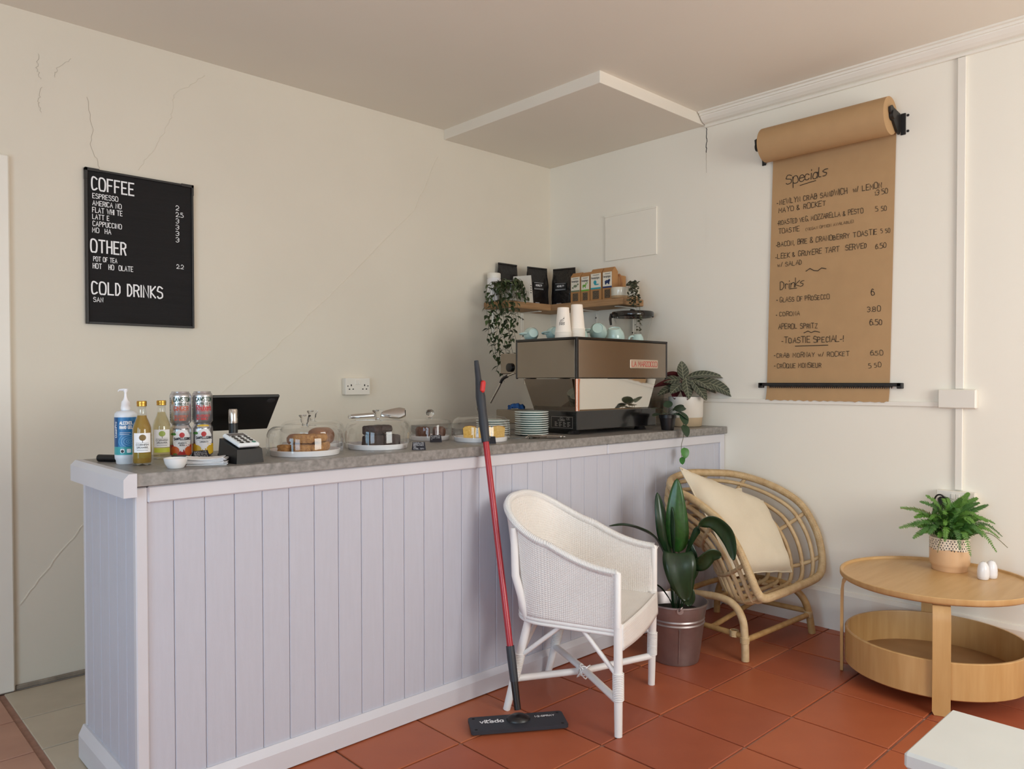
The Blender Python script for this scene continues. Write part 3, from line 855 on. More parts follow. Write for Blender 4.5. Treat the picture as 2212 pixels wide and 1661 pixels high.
for k, (dx, dy, dz, sx, sy, sz, rz, m, lab) in enumerate((
    (-.066, .02, 0, .028, .022, .013, .4, m_flap, 'flat flapjack at the left edge of the pile'), (-.030, -.035, 0, .030, .022, .014, -.5, m_flap, 'front left flapjack in the pile'),
    (.020, -.050, 0, .030, .020, .013, .1, m_flap, 'front centre flapjack on the plate'), (.062, -.020, 0, .024, .022, .016, .6, m_flap, 'squarish flapjack at the right of the pile'),
    (.008, .030, 0, .040, .030, .016, .2, m_bun, 'flat brown flapjack at the rear of the plate'), (-.010, -.008, .0285, .038, .024, .016, -.6, m_flap, 'long flapjack lying on top of the pile'),
    (.042, -.018, .032, .032, .022, .014, -.35, m_flap, 'rounded flapjack on top at the right of the pile'))):
    lump('flapjack', DA[0] + dx * .9, DA[1] + dy * .9, PZ + dz, sx, sy, sz, rz, m, lab, 'flapjack', .5, .17, k, G)
lump('bun', DA2[0] + .03, DA2[1] - .01, PZ, .048, .042, .033, .3, m_bun, 'tall round brown bun under the rear dome', 'bun', .75, .05, 21, 'buns under the rear dome')
lump('bun', DA2[0] - .055, DA2[1] + .03, PZ, .030, .028, .022, .8, m_bun, 'smaller brown bun under the rear dome', 'bun', .75, .06, 22, 'buns under the rear dome')
for k, (dx, dy, dz, sx, sy, sz, rz, lab) in enumerate((
    (-.035, -.020, 0, .032, .030, .021, .1, 'lower left brownie of the dark stack'), (.032, -.030, 0, .030, .028, .021, -.2, 'lower right brownie of the dark stack'), (.015, .042, 0, .034, .028, .022, .3, 'rear lower brownie of the dark stack'),
    (-.025, -.005, .042, .032, .030, .017, .5, 'upper left brownie of the dark stack'), (.022, .005, .0435, .028, .030, .016, .2, 'upper right brownie of the dark stack'), (.076, -.01, 0, .014, .026, .018, -.6, 'brownie piece at the right edge of the plate'))):
    lump('brownie', DB[0] + dx, DB[1] + dy, PZ + dz, sx, sy, sz, rz, m_brownie, lab, 'brownie', .28, .11, 30 + k, 'brownies under the dome')
for k, (dx, dy, sx, lab) in enumerate(((-.030, .012, .030, 'left half of the brown loaf under the small dome'), (.030, -.022, .026, 'right half of the brown loaf under the small dome'))):
    lump('brown_loaf', DC[0] + dx, DC[1] + dy, PZ, sx, .035, .023, -.6, m_cakeb, lab, 'cake', .5, .13, 40 + k, 'brown cake under the small dome')
for k, (dx, dy, lab) in enumerate(((-.035, .028, 'left yellow loaf slice under the dome'), (.012, -.012, 'middle yellow loaf slice under the dome'), (.052, -.050, 'right yellow loaf slice under the dome'))):
    t = thing('loaf_slice', lab, 'cake slice', (DD[0] + dx, DD[1] + dy, PZ), radians(-43), 'yellow loaf slices under the dome')
    pr = [(-.024, 0), (.024, 0), (.028, .045), (.020, .052), (0, .055), (-.020, .052), (-.028, .045)]
    Mz = Matrix(((1, 0, 0, 0), (0, 0, 1, 0), (0, 1, 0, 0), (0, 0, 0, 1)))
    b = MB(); b.prism(pr, -.016, .016, Mz); b.build('crumb', m_lemonc, t)
    b = MB()
    for i in range(len(pr)):
        a, c_ = pr[i], pr[(i + 1) % len(pr)]
        b.add([(a[0] * 1.02, -.0155, a[1] + .0004 * (a[1] > .01)), (c_[0] * 1.02, -.0155, c_[1] + .0004 * (c_[1] > .01)), (c_[0] * 1.02, .0155, c_[1] + .0004), (a[0] * 1.02, .0155, a[1] + .0004)], [[0, 1, 2, 3]])
    b.build('crust', m_crust, t)

# tongs
def tongs(x, y, z, rz, L, label, tilt=0., roll=0.):
    t = thing('serving_tongs', label, 'tongs', (x, y, z), rot=(roll, tilt, rz), group='steel serving tongs')
    for s in (-1, 1):
        b = MB()
        def arm(i, j):
            q = i; xx = -L / 2 + L * q
            wd = .0085 if q < .55 else .0085 + .013 * sin(min(1, (q - .55) / .40) * pi * .5) * (1 if q < .9 else 1 - .55 * (q - .9) / .1)
            zz = .008 + s * (.002 + .004 * q)
            return (xx, (j - .5) * 2 * wd, zz + s * .004 * (1 - (2 * j - 1) ** 2) + .007 * 0)
        b.grid(arm, 28, 6)
        b.build('arm', m_steel, t, 180)
    b = MB(); b.tube([(-L / 2 + .004 + .007 * cos(a * pi / 8) - .008, .007 * sin(a * pi / 8), .008) for a in range(16)], .0018, 6, closed=True); b.build('ring', m_steel, t, 180)
    b = MB(); b.tube([(-L / 2 + .010, 0, .004), (-L / 2 + .010, 0, .013)], .006, 10); b.build('hinge', m_steel, t, 40)
    return t
LAT = math.atan2(-.689, .725)
tongs(1.622, 2.440, 1.068, LAT, .205, 'steel tongs lying across the top of the brownie dome', radians(-4), radians(60))
tongs(2.345, 2.262, T, LAT + pi, .150, 'steel tongs lying on the counter in front of the plate stack')

# plates, cloth, cake slice
m_mint = mat('mint_glaze', '#b4ccc6', .22, var=.03, coat=.3)
m_rim = mat('pale_mint_rim', '#e9efeb', .25, var=.02, coat=.2)
pl = thing('plate', '', 'plate', (0, 0, 0), group='mint green side plates')
R_ = .0770
MB().lathe([(0, .003), (R_ * .55, .002), (R_ * .58, 0), (R_ * .63, 0), (R_ * .70, .004), (R_ * .97, .0085), (R_ * .97, .0098), (R_ * .68, .0062), (0, .005)], 40).build('dish', m_mint, pl, 50)
MB().lathe([(R_ * .955, .0074), (R_ * .985, .0070), (R_, .0088), (R_ * .985, .0106), (R_ * .955, .0102)], 40, caps=False).build('rim', m_rim, pl, 50)
ORD = 'second third fourth fifth sixth seventh eighth ninth tenth eleventh'.split()
rr = random.Random(9)
def plates(x, y, n, pitch, where):
    global pl_used
    for k in range(n):
        c = pl if not pl_used else copy_tree(pl); pl_used = True
        c.location = (x + rr.uniform(-.001, .001), y + rr.uniform(-.001, .001), T + k * pitch)
        c['label'] = ('top' if k == n - 1 else ORD[n - 2 - k] + ' from the top' if k else 'bottom') + ' mint green plate of the ' + where
pl_used = False
plates(2.440, 2.440, 11, .0098, 'taller stack beside the coffee machine')
plates(2.325, 2.572, 7, .0098, 'shorter stack behind the loaf dome')
b = MB(); ph0 = random.Random(4)
b.grid(lambda i, j: Vector(((i - .5) * .085 + .01 * noise.noise(Vector((j * 3, i * 2, 1))), (j - .5) * .06 + .008 * noise.noise(Vector((i * 4, j, 5))), .020 + .018 * noise.noise(Vector((i * 3.3, j * 3.1, 2))) + .008 * noise.noise(Vector((i * 9, j * 8, 7))) - .03 * (abs(2 * i - 1) ** 4 + abs(2 * j - 1) ** 4) * .5)), 30, 24)
mz = min(p.z for p in b.v); b.v = [Vector((p.x, p.y, max(.0, p.z - mz - .012))) for p in b.v]
o = b.build('cleaning_cloth', mat('blue_cloth', '#2c5fa0', .95, alt='#1d3f70', scale=40., bump=.6, bscale=300.), None, 180)
o.location = (2.672, 2.78, 1.0575); o.rotation_euler = (0, 0, -.8); o.modifiers.new('thick', 'SOLIDIFY').thickness = .002
tag(o, 'crumpled blue cleaning cloth beside the espresso machine', 'cloth')
cs = thing('cake_slice', 'flat grey metal cake server lying beside the tongs', 'cake server', (2.262, 2.352, T), LAT + .15)
b = MB(); b.prism([(-.055, .0), (-.035, .020), (.01, .028), (.04, .012), (.04, -.012), (.01, -.028), (-.035, -.020)], .001, .0028); b.build('blade', mat('dull_steel', '#8d8a87', .35, 1.), cs)
b = MB(); b.tube([(.038, 0, .003), (.06, 0, .008), (.13, 0, .008)], [.004, .005, .006], 8); b.build('handle', m_steel, cs, 50)
# ------------------------------------------------------------------ espresso machine
m_side = mat('dark_mirror_steel', '#8f867c', .09, 1., var=.04, scale=3.)
m_panel = mat('satin_steel_panel', '#a3978a', .24, 1., var=.05, scale=2., stretch=(1, 1, 8))
m_mirror = mat('bright_mirror_steel', '#e6e2da', .05, 1., var=.01)
m_blackg = mat('gloss_black_enamel', '#131112', .16, var=.1, coat=.4)
m_blackb = mat('black_powder_coat', '#1a1718', .35, var=.1)
m_copper = mat('copper_trim', '#8a5a45', .25, 1., var=.08)
MX, MY = 2.593, 2.304
em = thing('espresso_machine', 'two-group steel and black espresso machine on the right end of the counter', 'coffee machine', (MX, MY, T))
def ep(name, m, *q, ch=.002, par=None, smooth=None):
    b = MB(); b.box(*q, ch); return b.build(name, m, par or em, smooth)
x1, y1 = .694, .396                       # upper body size
zt, zb = 1.397 - T, 1.207 - T
bd = ep('upper_body', m_blackb, .004, .004, zb + .004, x1 - .004, y1 - .004, zt - .004)
ep('back_panel', m_panel, .012, -.001, zb + .004, x1 - .008, .006, zt - .010)
ep('side_panel', m_side, -.001, .012, zb + .004, .006, y1 - .008, zt - .010)
ep('side_panel', m_side, x1 - .006, .012, zb + .004, x1 + .001, y1 - .008, zt - .010)
ep('top_edge', m_blackg, -.003, -.003, zt - .009, x1 + .003, .010, zt + .001, ch=.001)
ep('top_edge', m_blackg, -.003, .010, zt - .009, .010, y1, zt + .001, ch=.001)
ep('top_edge', m_blackg, x1 - .010, .010, zt - .009, x1 + .003, y1, zt + .001, ch=.001)
ep('corner_strip', m_blackg, -.004, -.004, zb, .012, .012, zt, ch=.003)
ep('corner_strip', m_blackg, x1 - .008, -.003, zb, x1 + .004, .010, zt, ch=.003)
ep('corner_strip', m_blackg, -.003, y1 - .010, zb, .008, y1 + .002, zt, ch=.003)
ep('cup_tray', m_steel, .01, .01, zt - .018, x1 - .01, y1 - .004, zt - .006, ch=.001)
# badge with red lettering
bg_ = ep('badge', mat('badge_metal', '#d8c6b2', .3, .6), 2.979 - MX, -.006, 1.258 - T, 3.206 - MX, .0, 1.302 - T, ch=.004)
k = MB(); write(k, 'LA MARZOCCO', lambda s, z: (s, -.0066, z), 2.990 - MX, 1.268 - T, .024, .205, .11, gap=1.4); k.build('lettering', m_red, bg_)
# lower recessed panels
zl = 1.060 - T
k = MB(); k.add([(.030, .006, zb), (.610, .006, zb), (.565, .022, zl), (.030, .022, zl), (.030, .033, zb), (.610, .033, zb), (.565, .033, zl), (.030, .033, zl)], [[0, 1, 2, 3], [7, 6, 5, 4], [0, 4, 5, 1], [1, 5, 6, 2], [2, 6, 7, 3], [3, 7, 4, 0]])
k.build('splash_panel', m_mirror, em)
k = MB(); k.add([(.008, .036, zb), (.008, .350, zb), (.040, .312, zl), (.040, .036, zl), (.028, .036, zb), (.028, .350, zb), (.055, .312, zl), (.055, .036, zl)], [[3, 2, 1, 0], [4, 5, 6, 7], [0, 1, 5, 4], [1, 2, 6, 5], [2, 3, 7, 6], [3, 0, 4, 7]])
k.build('lower_side_panel', mat('smoked_mirror', '#9a9086', .04, 1., var=.03), em)
k = MB(); k.box(.058, .034, zl, .55, .30, zb - .001); k.build('inner_body', m_blackb, em)
k = MB(); k.add([(.612, .02, zb), (.640, .05, zb), (.600, .05, zl), (.566, .02, zl), (.612, .30, zb), (.640, .30, zb), (.600, .30, zl), (.566, .30, zl)], [[0, 1, 2, 3], [1, 5, 6, 2], [4, 7, 6, 5], [0, 3, 7, 4], [0, 4, 5, 1], [3, 2, 6, 7]]); k.build('leg_panel', m_blackg, em)
for xx, m in ((.006, m_copper), (.013, m_steel), (.020, m_copper), (.027, m_copper)):
    k = MB(); k.tube([(xx, .010 + .002 * (xx > .01), zl), (xx, .010 + .002 * (xx > .01), zb)], .0042, 8); k.build('trim_rod', m, em, 60)
# base and feet
bs = ep('base', m_blackg, 0, 0, .972 - T, .602, .34, zl, ch=.003)
ep('drip_tray', mat('dull_tray_steel', '#8d8478', .4, 1.), .02, .342, .985 - T, .58, .565, zl - .008, ch=.003)
for fx, fy in ((.035, .05), (.535, .05), (.035, .30), (.535, .30)):
    k = MB(); k.lathe([(.030, .0006), (.032, .003), (.026, .012), (.024, .022), (0, .022)], 20, (fx, fy, 0)); k.build('foot', m_blackb, em, 40)
# maker plate on the base
pp_ = ep('maker_plate', m_blackb, -.0015, .022, .979 - T, .001, .160, 1.034 - T, ch=.0005)
k = MB(); fy = lambda s, z: (-.0019, .158 - s, .979 - T + z)
for a, b_ in (((.002, .002), (.134, .002)), ((.134, .002), (.134, .053)), ((.134, .053), (.002, .053)), ((.002, .053), (.002, .002))): k.ribbon([a, b_], .0012, fy)
write(k, 'CE', fy, .098, .040, .009, .018, .14); write(k, 'LA MARZOCCO', fy, .044, .035, .005, .042, .2)
k.ribbon([(.054, .046), (.066, .050), (.078, .046), (.066, .042), (.054, .046)], .0010, fy)
for i in range(4):
    for j in range(4): k.ribbon([(.024 + .026 * i, .028 - .006 * j), (.024 + .026 * i + (.016 if (i + j) % 2 else .010), .028 - .006 * j)], .0022, fy)
k.build('lettering', mat('silver_print', '#b9b2aa', .4, .5), pp_)
# group head housing and steam wand on the working side
gh = ep('group_housing', m_side, .060, y1 - .002, 1.232 - T, .620, .575, 1.336 - T, ch=.004)
k = MB(); k.lathe([(.022, 0), (.022, .012), (.015, .016), (0, .016)], 20, M=Matrix.Translation((.060, .50, 1.265 - T)) @ Matrix.Rotation(-pi / 2, 4, 'Y')); k.build('steam_knob', m_blackb, gh, 40)
for gx_ in (.20, .46):
    k = MB(); k.lathe([(.034, 0), (.034, .05), (.030, .055), (0, .055)], 24, (gx_, .50, 1.18 - T)); k.build('group_head', m_steel, gh, 40)
wp = catmull([(.045, .455, 1.236 - T), (.040, .50, 1.222 - T), (.036, .535, 1.205 - T), (.034, .555, 1.170 - T), (.032, .605, 1.105 - T), (.032, .620, 1.085 - T)], 5)
k = MB(); k.tube(wp, .005, 10); sw = k.build('steam_wand', m_steel, em, 60)
k = MB(); k.tube(wp[5:14], .0078, 10); k.build('rubber_grip', m_blackb, sw, 60)
# ------------------------------------------------------------------ cups on top of the machine
CT = 1.397 - .006
m_card = mat('white_paper_cup', '#efe6da', .6, var=.01)
cupme = MB().lathe([(0, .1178), (.0262, .1178), (.0270, .1172), (.0372, .006), (.0395, .0054), (.0402, .0028), (.0392, .0), (.0378, .0002), (.0370, .004), (.0267, .1166), (.0260, .1174), (0, .1174)], 36, caps=False).mesh('cup', m_card, 40)
def cup_stack(x, y, n, pitch, logo, where):
    for k_ in range(n):
        o = put('paper_cup', cupme, None, (x, y, CT + .0002 + k_ * pitch), (0, 0, k_ * .7))
        tag(o, ('topmost' if k_ == n - 1 else ORD[n - 2 - k_] + ' from the top' if k_ else 'lowest') + ' upturned white paper cup of the ' + where, 'paper cup', 'white paper cups on the machine')
        if logo and k_ == n - 1:
            ph = facing(x, y) - .7 * k_
            fn = lambda s, z: ((.0376 - (z - .006) * .092 + .0004) * cos(ph + s / .033), (.0376 - (z - .006) * .092 + .0004) * sin(ph + s / .033), z)
            b = MB(); write(b, 'sos', fn, -.018, .036, .016, .024, .14, sub=2); b.ribbon([(-.014, .056), (-.004, .060), (.002, .064), (.005, .072), (.003, .062)], .002, fn); b.ribbon([(-.016, .050), (-.008, .053), (.002, .054)], .002, fn)
            b.build('logo_print', m_print_k, o)
cup_stack(2.640, 2.430, 6, .0062, True, 'shorter stack')
cup_stack(2.722, 2.418, 9, .0062, False, 'taller stack')
# mint cups
mg = None
def mug(x, y, z, rot, r, h, label):
    t = thing('mint_cup', label, 'cup', (x, y, z), rot=rot, group='mint cups on the espresso machine')
    MB().lathe([(0, .003), (r * .52, .003), (r * .54, 0), (r * .60, 0), (r * .64, .004), (r * .86, h * .35), (r * .97, h * .75), (r, h), (r * .965, h), (r * .93, h * .75), (r * .80, h * .33), (r * .55, .008), (0, .007)], 32).build('bowl', m_mint, t, 60)
    pts = catmull([(r * .93, 0, h * .80), (r * 1.30, 0, h * .86), (r * 1.62, 0, h * .68), (r * 1.55, 0, h * .42), (r * 1.15, 0, h * .24), (r * .82, 0, h * .26)], 5)
    b = MB(); b.tube(pts, .0042, 8, flat=1.3); b.build('handle', m_mint, t, 60)
    return t
C90 = pi / 2
mug(2.622, 2.608, CT + .039, (radians(98), 0, radians(152)), .036, .052, 'mint cup lying on its side with its handle to the left')
mug(2.690, 2.528, CT + .047, (radians(106), 0, radians(150)), .034, .050, 'mint cup lying with its base to the viewer beside the paper cups')
mug(2.812, 2.482, CT + .058, (pi, 0, radians(60)), .046, .056, 'upturned mint cup half hidden by the tall cup stack')
mug(2.893, 2.432, CT + .066, (radians(110), 0, radians(128)), .044, .056, 'mint cup tipped over showing its round base')
mug(3.030, 2.440, CT + .071, (radians(160), 0, radians(120)), .050, .054, 'mint cup tipped face down with a dark gap under its rim')
mug(3.170, 2.400, CT + .044, (pi, 0, radians(160)), .032, .042, 'small upturned mint cup at the right end of the machine')
# ------------------------------------------------------------------ grinder
gr = thing('coffee_grinder', 'coffee grinder with a clear hopper and black lid behind the espresso machine', 'grinder', (3.515, 2.697, T))
k = MB(); k.box(-.10, -.08, 0, .10, .16, .03, .01); k.box(-.075, -.05, .03, .075, .14, .36, .02); k.lathe([(.07, .36), (.07, .40), (.05, .44), (0, .44)], 28, (0, .0, 0)); k.build('grinder_body', m_blackb, gr)
z0, z1_ = .44, .618
MB().lathe([(.05, z0), (.075, z0 + .02), (.108, z1_ - .03), (.112, z1_)], 40, caps=False).build('hopper', thin_glass('clear_hopper_plastic', (.96, .96, .95), 1.), gr, 180)
MB().lathe([(.119, z1_ - .010), (.121, z1_ - .006), (.121, z1_ + .014), (.116, z1_ + .020), (.06, z1_ + .024), (0, z1_ + .024), (0, z1_ + .016), (.110, z1_ + .012), (.114, z1_ - .010)], 44, caps=False).build('lid', m_blackg, gr, 40)
k = MB(); k.lathe([(.016, z1_ + .02), (.018, z1_ + .028), (.012, z1_ + .036), (0, z1_ + .037)], 20); k.build('lid_knob', m_blackg, gr, 40)
d = Vector((-.725, .689, 0)); n_ = Vector((-.689, -.725, 0))
k = MB(); k.tube([d * .122 + Vector((0, 0, z1_ + .010)), d * .128 + Vector((0, 0, z1_ - .02)), d * .124 + Vector((0, 0, z1_ - .055))], [.008, .008, .006], 8); k.build('lid_clip', m_blackg, gr, 40)
# ------------------------------------------------------------------ corner shelf
m_oak = mat('raw_oak', '#b28a61', .7, alt='#94704c', scale=5., bump=.15, bscale=40., stretch=(1.5, 22, 22), detail=6.)
m_oak_y = mat('raw_oak_cross', '#b58d64', .7, alt='#977350', scale=5., bump=.15, bscale=40., stretch=(22, 1.5, 22), detail=6.)
SZ = 1.671
sh = thing('corner_shelf', 'rough oak corner shelf on white brackets above the espresso machine', 'shelf', (RW, LW, SZ))
b = MB(); b.box(3.062 - RW, -.2, -.040, -.2005, -.002, 0, .004); b.build('shelf_board', m_oak, sh)
b = MB(); b.box(-.2, 2.717 - LW, -.040, -.002, -.002, 0, .004); b.build('shelf_board', m_oak_y, sh)
def bracket(fix, along, up):
    t = MB()
    x, y = fix
    if along == 'y':   # on the left wall, arm reaching towards -y
        t.box(x - .014, -.0045, -.230, x + .014, -.001, -.041, .001); t.box(x - .014, -.165, -.0455, x + .014, -.001, -.0415, .001); t.box(x - .003, -.012, -.20, x + .003, -.004, -.06, .001)
    else:
        t.box(-.0045, y - .014, -.230, -.001, y + .014, -.041, .001); t.box(-.165, y - .014, -.0455, -.001, y + .014, -.0415, .001); t.box(-.012, y - .003, -.20, -.004, y + .003, -.06, .001)
    br = t.build('bracket', m_white, sh)
    for z in (-.085, -.19):
        s = MB()
        if along == 'y': s.lathe([(.005, 0), (.004, .0015), (0, .002)], 12, M=Matrix.Translation((x, -.0125, z)) @ Matrix.Rotation(pi / 2, 4, 'X'))
        else: s.lathe([(.005, 0), (.004, .0015), (0, .002)], 12, M=Matrix.Translation((-.0125, y, z)) @ Matrix.Rotation(-pi / 2, 4, 'Y'))
        s.build('screw', m_black, br)
bracket((3.385 - RW, 0), 'y', 0); bracket((3.14 - RW, 0), 'y', 0); bracket((0, 3.072 - LW), 'x', 0); bracket((0, 2.79 - LW), 'x', 0)

# coffee bags
m_bag = mat('crinkled_black_foil', '#171415', .22, var=.2, scale=40., bump=1., bscale=42.)
m_bagl = mat('matte_black_label', '#0f0d0e', .6)
def coffee_bag(x, y, rz, w_, h, d, label):
    t = thing('coffee_bag', label, 'coffee bag', (x, y, SZ), rz, 'black coffee bags on the shelf')
    b = MB()
    def f(i, j):
        a = 2 * pi * i; z = j
        hw = w_ / 2 * (1 - .04 * z); hd = d / 2 * (1 if z < .55 else 1 - (z - .55) / .40) if z < .93 else d * .02
        hd = max(hd, .003)
        sx = math.copysign(abs(cos(a)) ** .35, cos(a)); sy = math.copysign(abs(sin(a)) ** .35, sin(a))
        p = Vector((hw * sx, hd * sy, h * z))
        p += Vector((noise.noise(p * 25), noise.noise(p * 25 + Vector((5, 5, 5))), 0)) * .0035
        return p
    b.grid(f, 36, 18, cu=True); b.add([(0, 0, .0)], []);
    b.build('pouch', m_bag, t, 60)
    b = MB(); b.box(-w_ * .47, -.006, h * .955, w_ * .47, .006, h * 1.0, .002); b.build('folded_top', m_bag, t)
    lb = MB(); lb.box(-w_ * .31, -d / 2 - .0045, h * .38, w_ * .20, -d / 2 - .003, h * .60, .0003); lb = lb.build('label', m_bagl, t)
    k = MB(); fn = lambda s, z: (s, -d / 2 - .0050, z)
    write(k, 'MCNULTY', fn, -w_ * .20, h * .485, h * .045, w_ * .30, .22); k.ribbon([(-w_ * .27, h * .575), (w_ * .16, h * .575)], .0012, fn)
    for q in (.425, .405): k.ribbon([(-w_ * .27, h * q), (w_ * .16, h * q)], .0010, fn)
    k.build('lettering', m_print_w, lb)
    k = MB(); k.box(-w_ * .22, -d / 2 - .0042, h * .02, -w_ * .02, -d / 2 - .003, h * .055, .0002); k.build('sticker', mat('grey_sticker', '#9d9698', .6), t)
    return t
coffee_bag(3.232, 3.440, radians(0), .165, .248, .045, 'leftmost black coffee bag, behind the white bag and trailing plant')
coffee_bag(3.402, 3.352, radians(-6), .165, .232, .045, 'middle black coffee bag, standing at the left of the shelf corner')
coffee_bag(3.548, 3.258, radians(-76), .165, .232, .055, 'right-hand black coffee bag, standing on the right arm of the shelf')
# tea packets
m_kraft = mat('brown_kraft_card', '#b08050', .75, var=.05, scale=20.)
m_tea = mat('dried_tea_leaves', '#3b3026', .7, alt='#76644e', scale=150.)
m_cream = mat('cream_label', '#e8e0d0', .6, var=.01)
def tea(y0, y1, h, colour, pic, label, tilt=0.):
    w_ = y0 - y1 - .003; cy = (y0 + y1) / 2
    t = thing('tea_packet', label, 'tea packet', (3.505, cy, SZ), radians(-90), 'kraft tea packets on the shelf')
    b = MB(); d = .052
    b.add([(-w_ / 2, -d / 2, 0), (w_ / 2, -d / 2, 0), (w_ / 2, d / 2, 0), (-w_ / 2, d / 2, 0), (-w_ / 2, -d / 2, h * .86), (w_ / 2, -d / 2, h * .86), (w_ / 2, d / 2, h * .86), (-w_ / 2, d / 2, h * .86), (-w_ / 2 - .001, -.004, h), (w_ / 2 + .001, -.004, h), (w_ / 2 + .001, .0, h), (-w_ / 2 - .001, .0, h)],
          [[3, 2, 1, 0], [0, 1, 5, 4], [1, 2, 6, 5], [2, 3, 7, 6], [3, 0, 4, 7], [4, 5, 9, 8], [6, 7, 11, 10], [5, 6, 10, 9], [7, 4, 8, 11], [8, 9, 10, 11]]); b.build('carton', m_kraft, t)
    lb = MB(); lb.box(-w_ * .45, -d / 2 - .0012, h * .36, w_ * .45, -d / 2, h * .845, .0002); lb = lb.build('label', m_cream, t)
    fn = lambda s, z: (s, -d / 2 - .0016, z)
    k = MB(); k.box(-w_ * .45, -d / 2 - .0016, h * .36, w_ * .45, -d / 2 - .0008, h * .41, 0); k.build('colour_stripe', colour, lb)
    k = MB(); write(k, 'wholeleaf', fn, -w_ * .25, h * .785, h * .028, w_ * .55, .2); write(k, 'teapigs.', fn, -w_ * .38, h * .685, h * .055, w_ * .74, .22); k.build('lettering', m_print_k, lb)
    k = MB()
    for q in pic: blob(k, fn, w_ * q[0], h * (.55 + q[1]), w_ * q[2], h * q[3], q[4] if len(q) > 4 else None, 14, 2)
    k.build('picture_print', colour, lb)
    k = MB(); k.box(-w_ * .28, -d / 2 - .0008, h * .05, w_ * .28, -d / 2 + .001, h * .31, .0002); k.build('window', m_tea, t)
m_gg = mat('grey_green_print', '#7c8468', .5); m_lg = mat('bright_green_print', '#6fae3e', .5); m_tq = mat('turquoise_print', '#2f9fb0', .5); m_nv = mat('navy_print', '#23386b', .5)
tea(3.142, 3.062, .182, m_gg, [(0, 0, .20, .045), (-.26, -.05, .10, .03), (.26, .05, .10, .03)], 'kraft tea packet with a grey-green sweet picture, next to the coffee bags')
tea(3.060, 2.988, .178, m_lg, [(-.10, -.01, .20, .04), (-.22, -.06, .05, .04), (.04, -.06, .05, .04), (.10, .04, .06, .05), (.25, .08, .04, .04)], 'kraft tea packet with a green stag picture')
tea(2.985, 2.897, .190, m_tq, [(-.06, .02, .14, .065), (.08, -.05, .22, .02)], 'tall kraft tea packet with a turquoise deckchair picture')
tea(2.892, 2.815, .190, m_nv, [(0, 0, .26, .05), (-.15, -.05, .08, .04), (.15, -.05, .08, .04), (.20, .04, .10, .04)], 'tall kraft tea packet with a navy lion picture')
# kraft box with leather loop
kb = thing('kraft_box', 'brown kraft box with a leather loop behind the white cups', 'box', (3.590, 2.868, SZ))
b = MB(); b.box(-.045, -.030, 0, .045, .030, .150, .003); b.build('box', m_kraft, kb)
b = MB(); b.tube(catmull([(-.047, -.034, .02), (-.050, -.038, .10), (-.05, -.050, .147), (-.046, -.064, .12), (-.046, -.070, .03)], 5), .006, 8, flat=.5); b.build('loop', mat('tan_leather', '#a06a3d', .6), kb, 60)
# two little pots
m_glaze = mat('cream_glaze', '#d9d3c3', .2, var=.03, coat=.4); m_stone = mat('bare_stoneware', '#b3946f', .8, var=.08)
def pot2(x, y, r, h, label):
    t = thing('stoneware_cup', label, 'cup', (x, y, SZ), group='cream stoneware cups on the shelf')
    MB().lathe([(r * .975, h * .24), (r * .99, h * .26), (r, h * .9), (r * .985, h), (r * .93, h), (r * .92, h * .3), (0, h * .2)], 32, caps=False).build('glazed_wall', m_glaze, t, 50)
    MB().lathe([(0, 0), (r * .88, 0), (r * .94, h * .05), (r * .975, h * .245)], 32, caps=False).build('bare_base', m_stone, t, 50)
pot2(3.488, 2.772, .048, .062, 'larger cream glazed cup with a bare stoneware base on the shelf')
pot2(3.565, 2.735 + .018, .030, .058, 'smaller cream cup behind the string plant at the shelf end') if False else pot2(3.575, 2.685 + .06, .040, .060, 'cream cup behind the string plant at the shelf end')
# white bag, jar
wb = thing('white_paper_bag', 'white paper coffee bag standing in front of the black bags', 'paper bag', (3.255, 3.335, SZ), radians(-72))
b = MB(); b.add([(-.06, -.032, 0), (.06, -.032, 0), (.06, .032, 0), (-.06, .032, 0), (-.06, -.002, .165), (.06, -.002, .165), (.06, .002, .165), (-.06, .002, .165)], [[3, 2, 1, 0], [0, 1, 5, 4], [1, 2, 6, 5], [2, 3, 7, 6], [3, 0, 4, 7], [4, 5, 6, 7]]); b.build('bag', mat('white_bag_paper', '#dedad2', .6, var=.02, bump=.3, bscale=30.), wb)
b = MB(); b.box(-.040, -.0285, .05, -.005, -.0255, .10, 0, M=Matrix.Rotation(radians(10), 4, 'X')); b.build('print_block', mat('grey_print', '#8d9399', .6), wb)
k = MB(); fs_ = lambda s, z: (.0605, s, z)
for q in range(4): k.ribbon([(-.008, .06 + .014 * q), (.006, .06 + .014 * q)], .005, fs_)
k.build('print_marks', m_print_k, wb)
jr = thing('white_jar', 'white lidded jar behind the trailing plant at the shelf end', 'jar', (3.090, 3.408, SZ))
MB().lathe([(0, 0), (.040, 0), (.042, .01), (.042, .135), (.036, .145), (0, .145)], 28).build('jar_body', m_china, jr, 40)
b = MB(); b.lathe([(.039, .142)] + [(.040, .145), (.040, .168), (.037, .172), (0, .172)], 28)
b.build('lid', m_plastic, jr, 40)

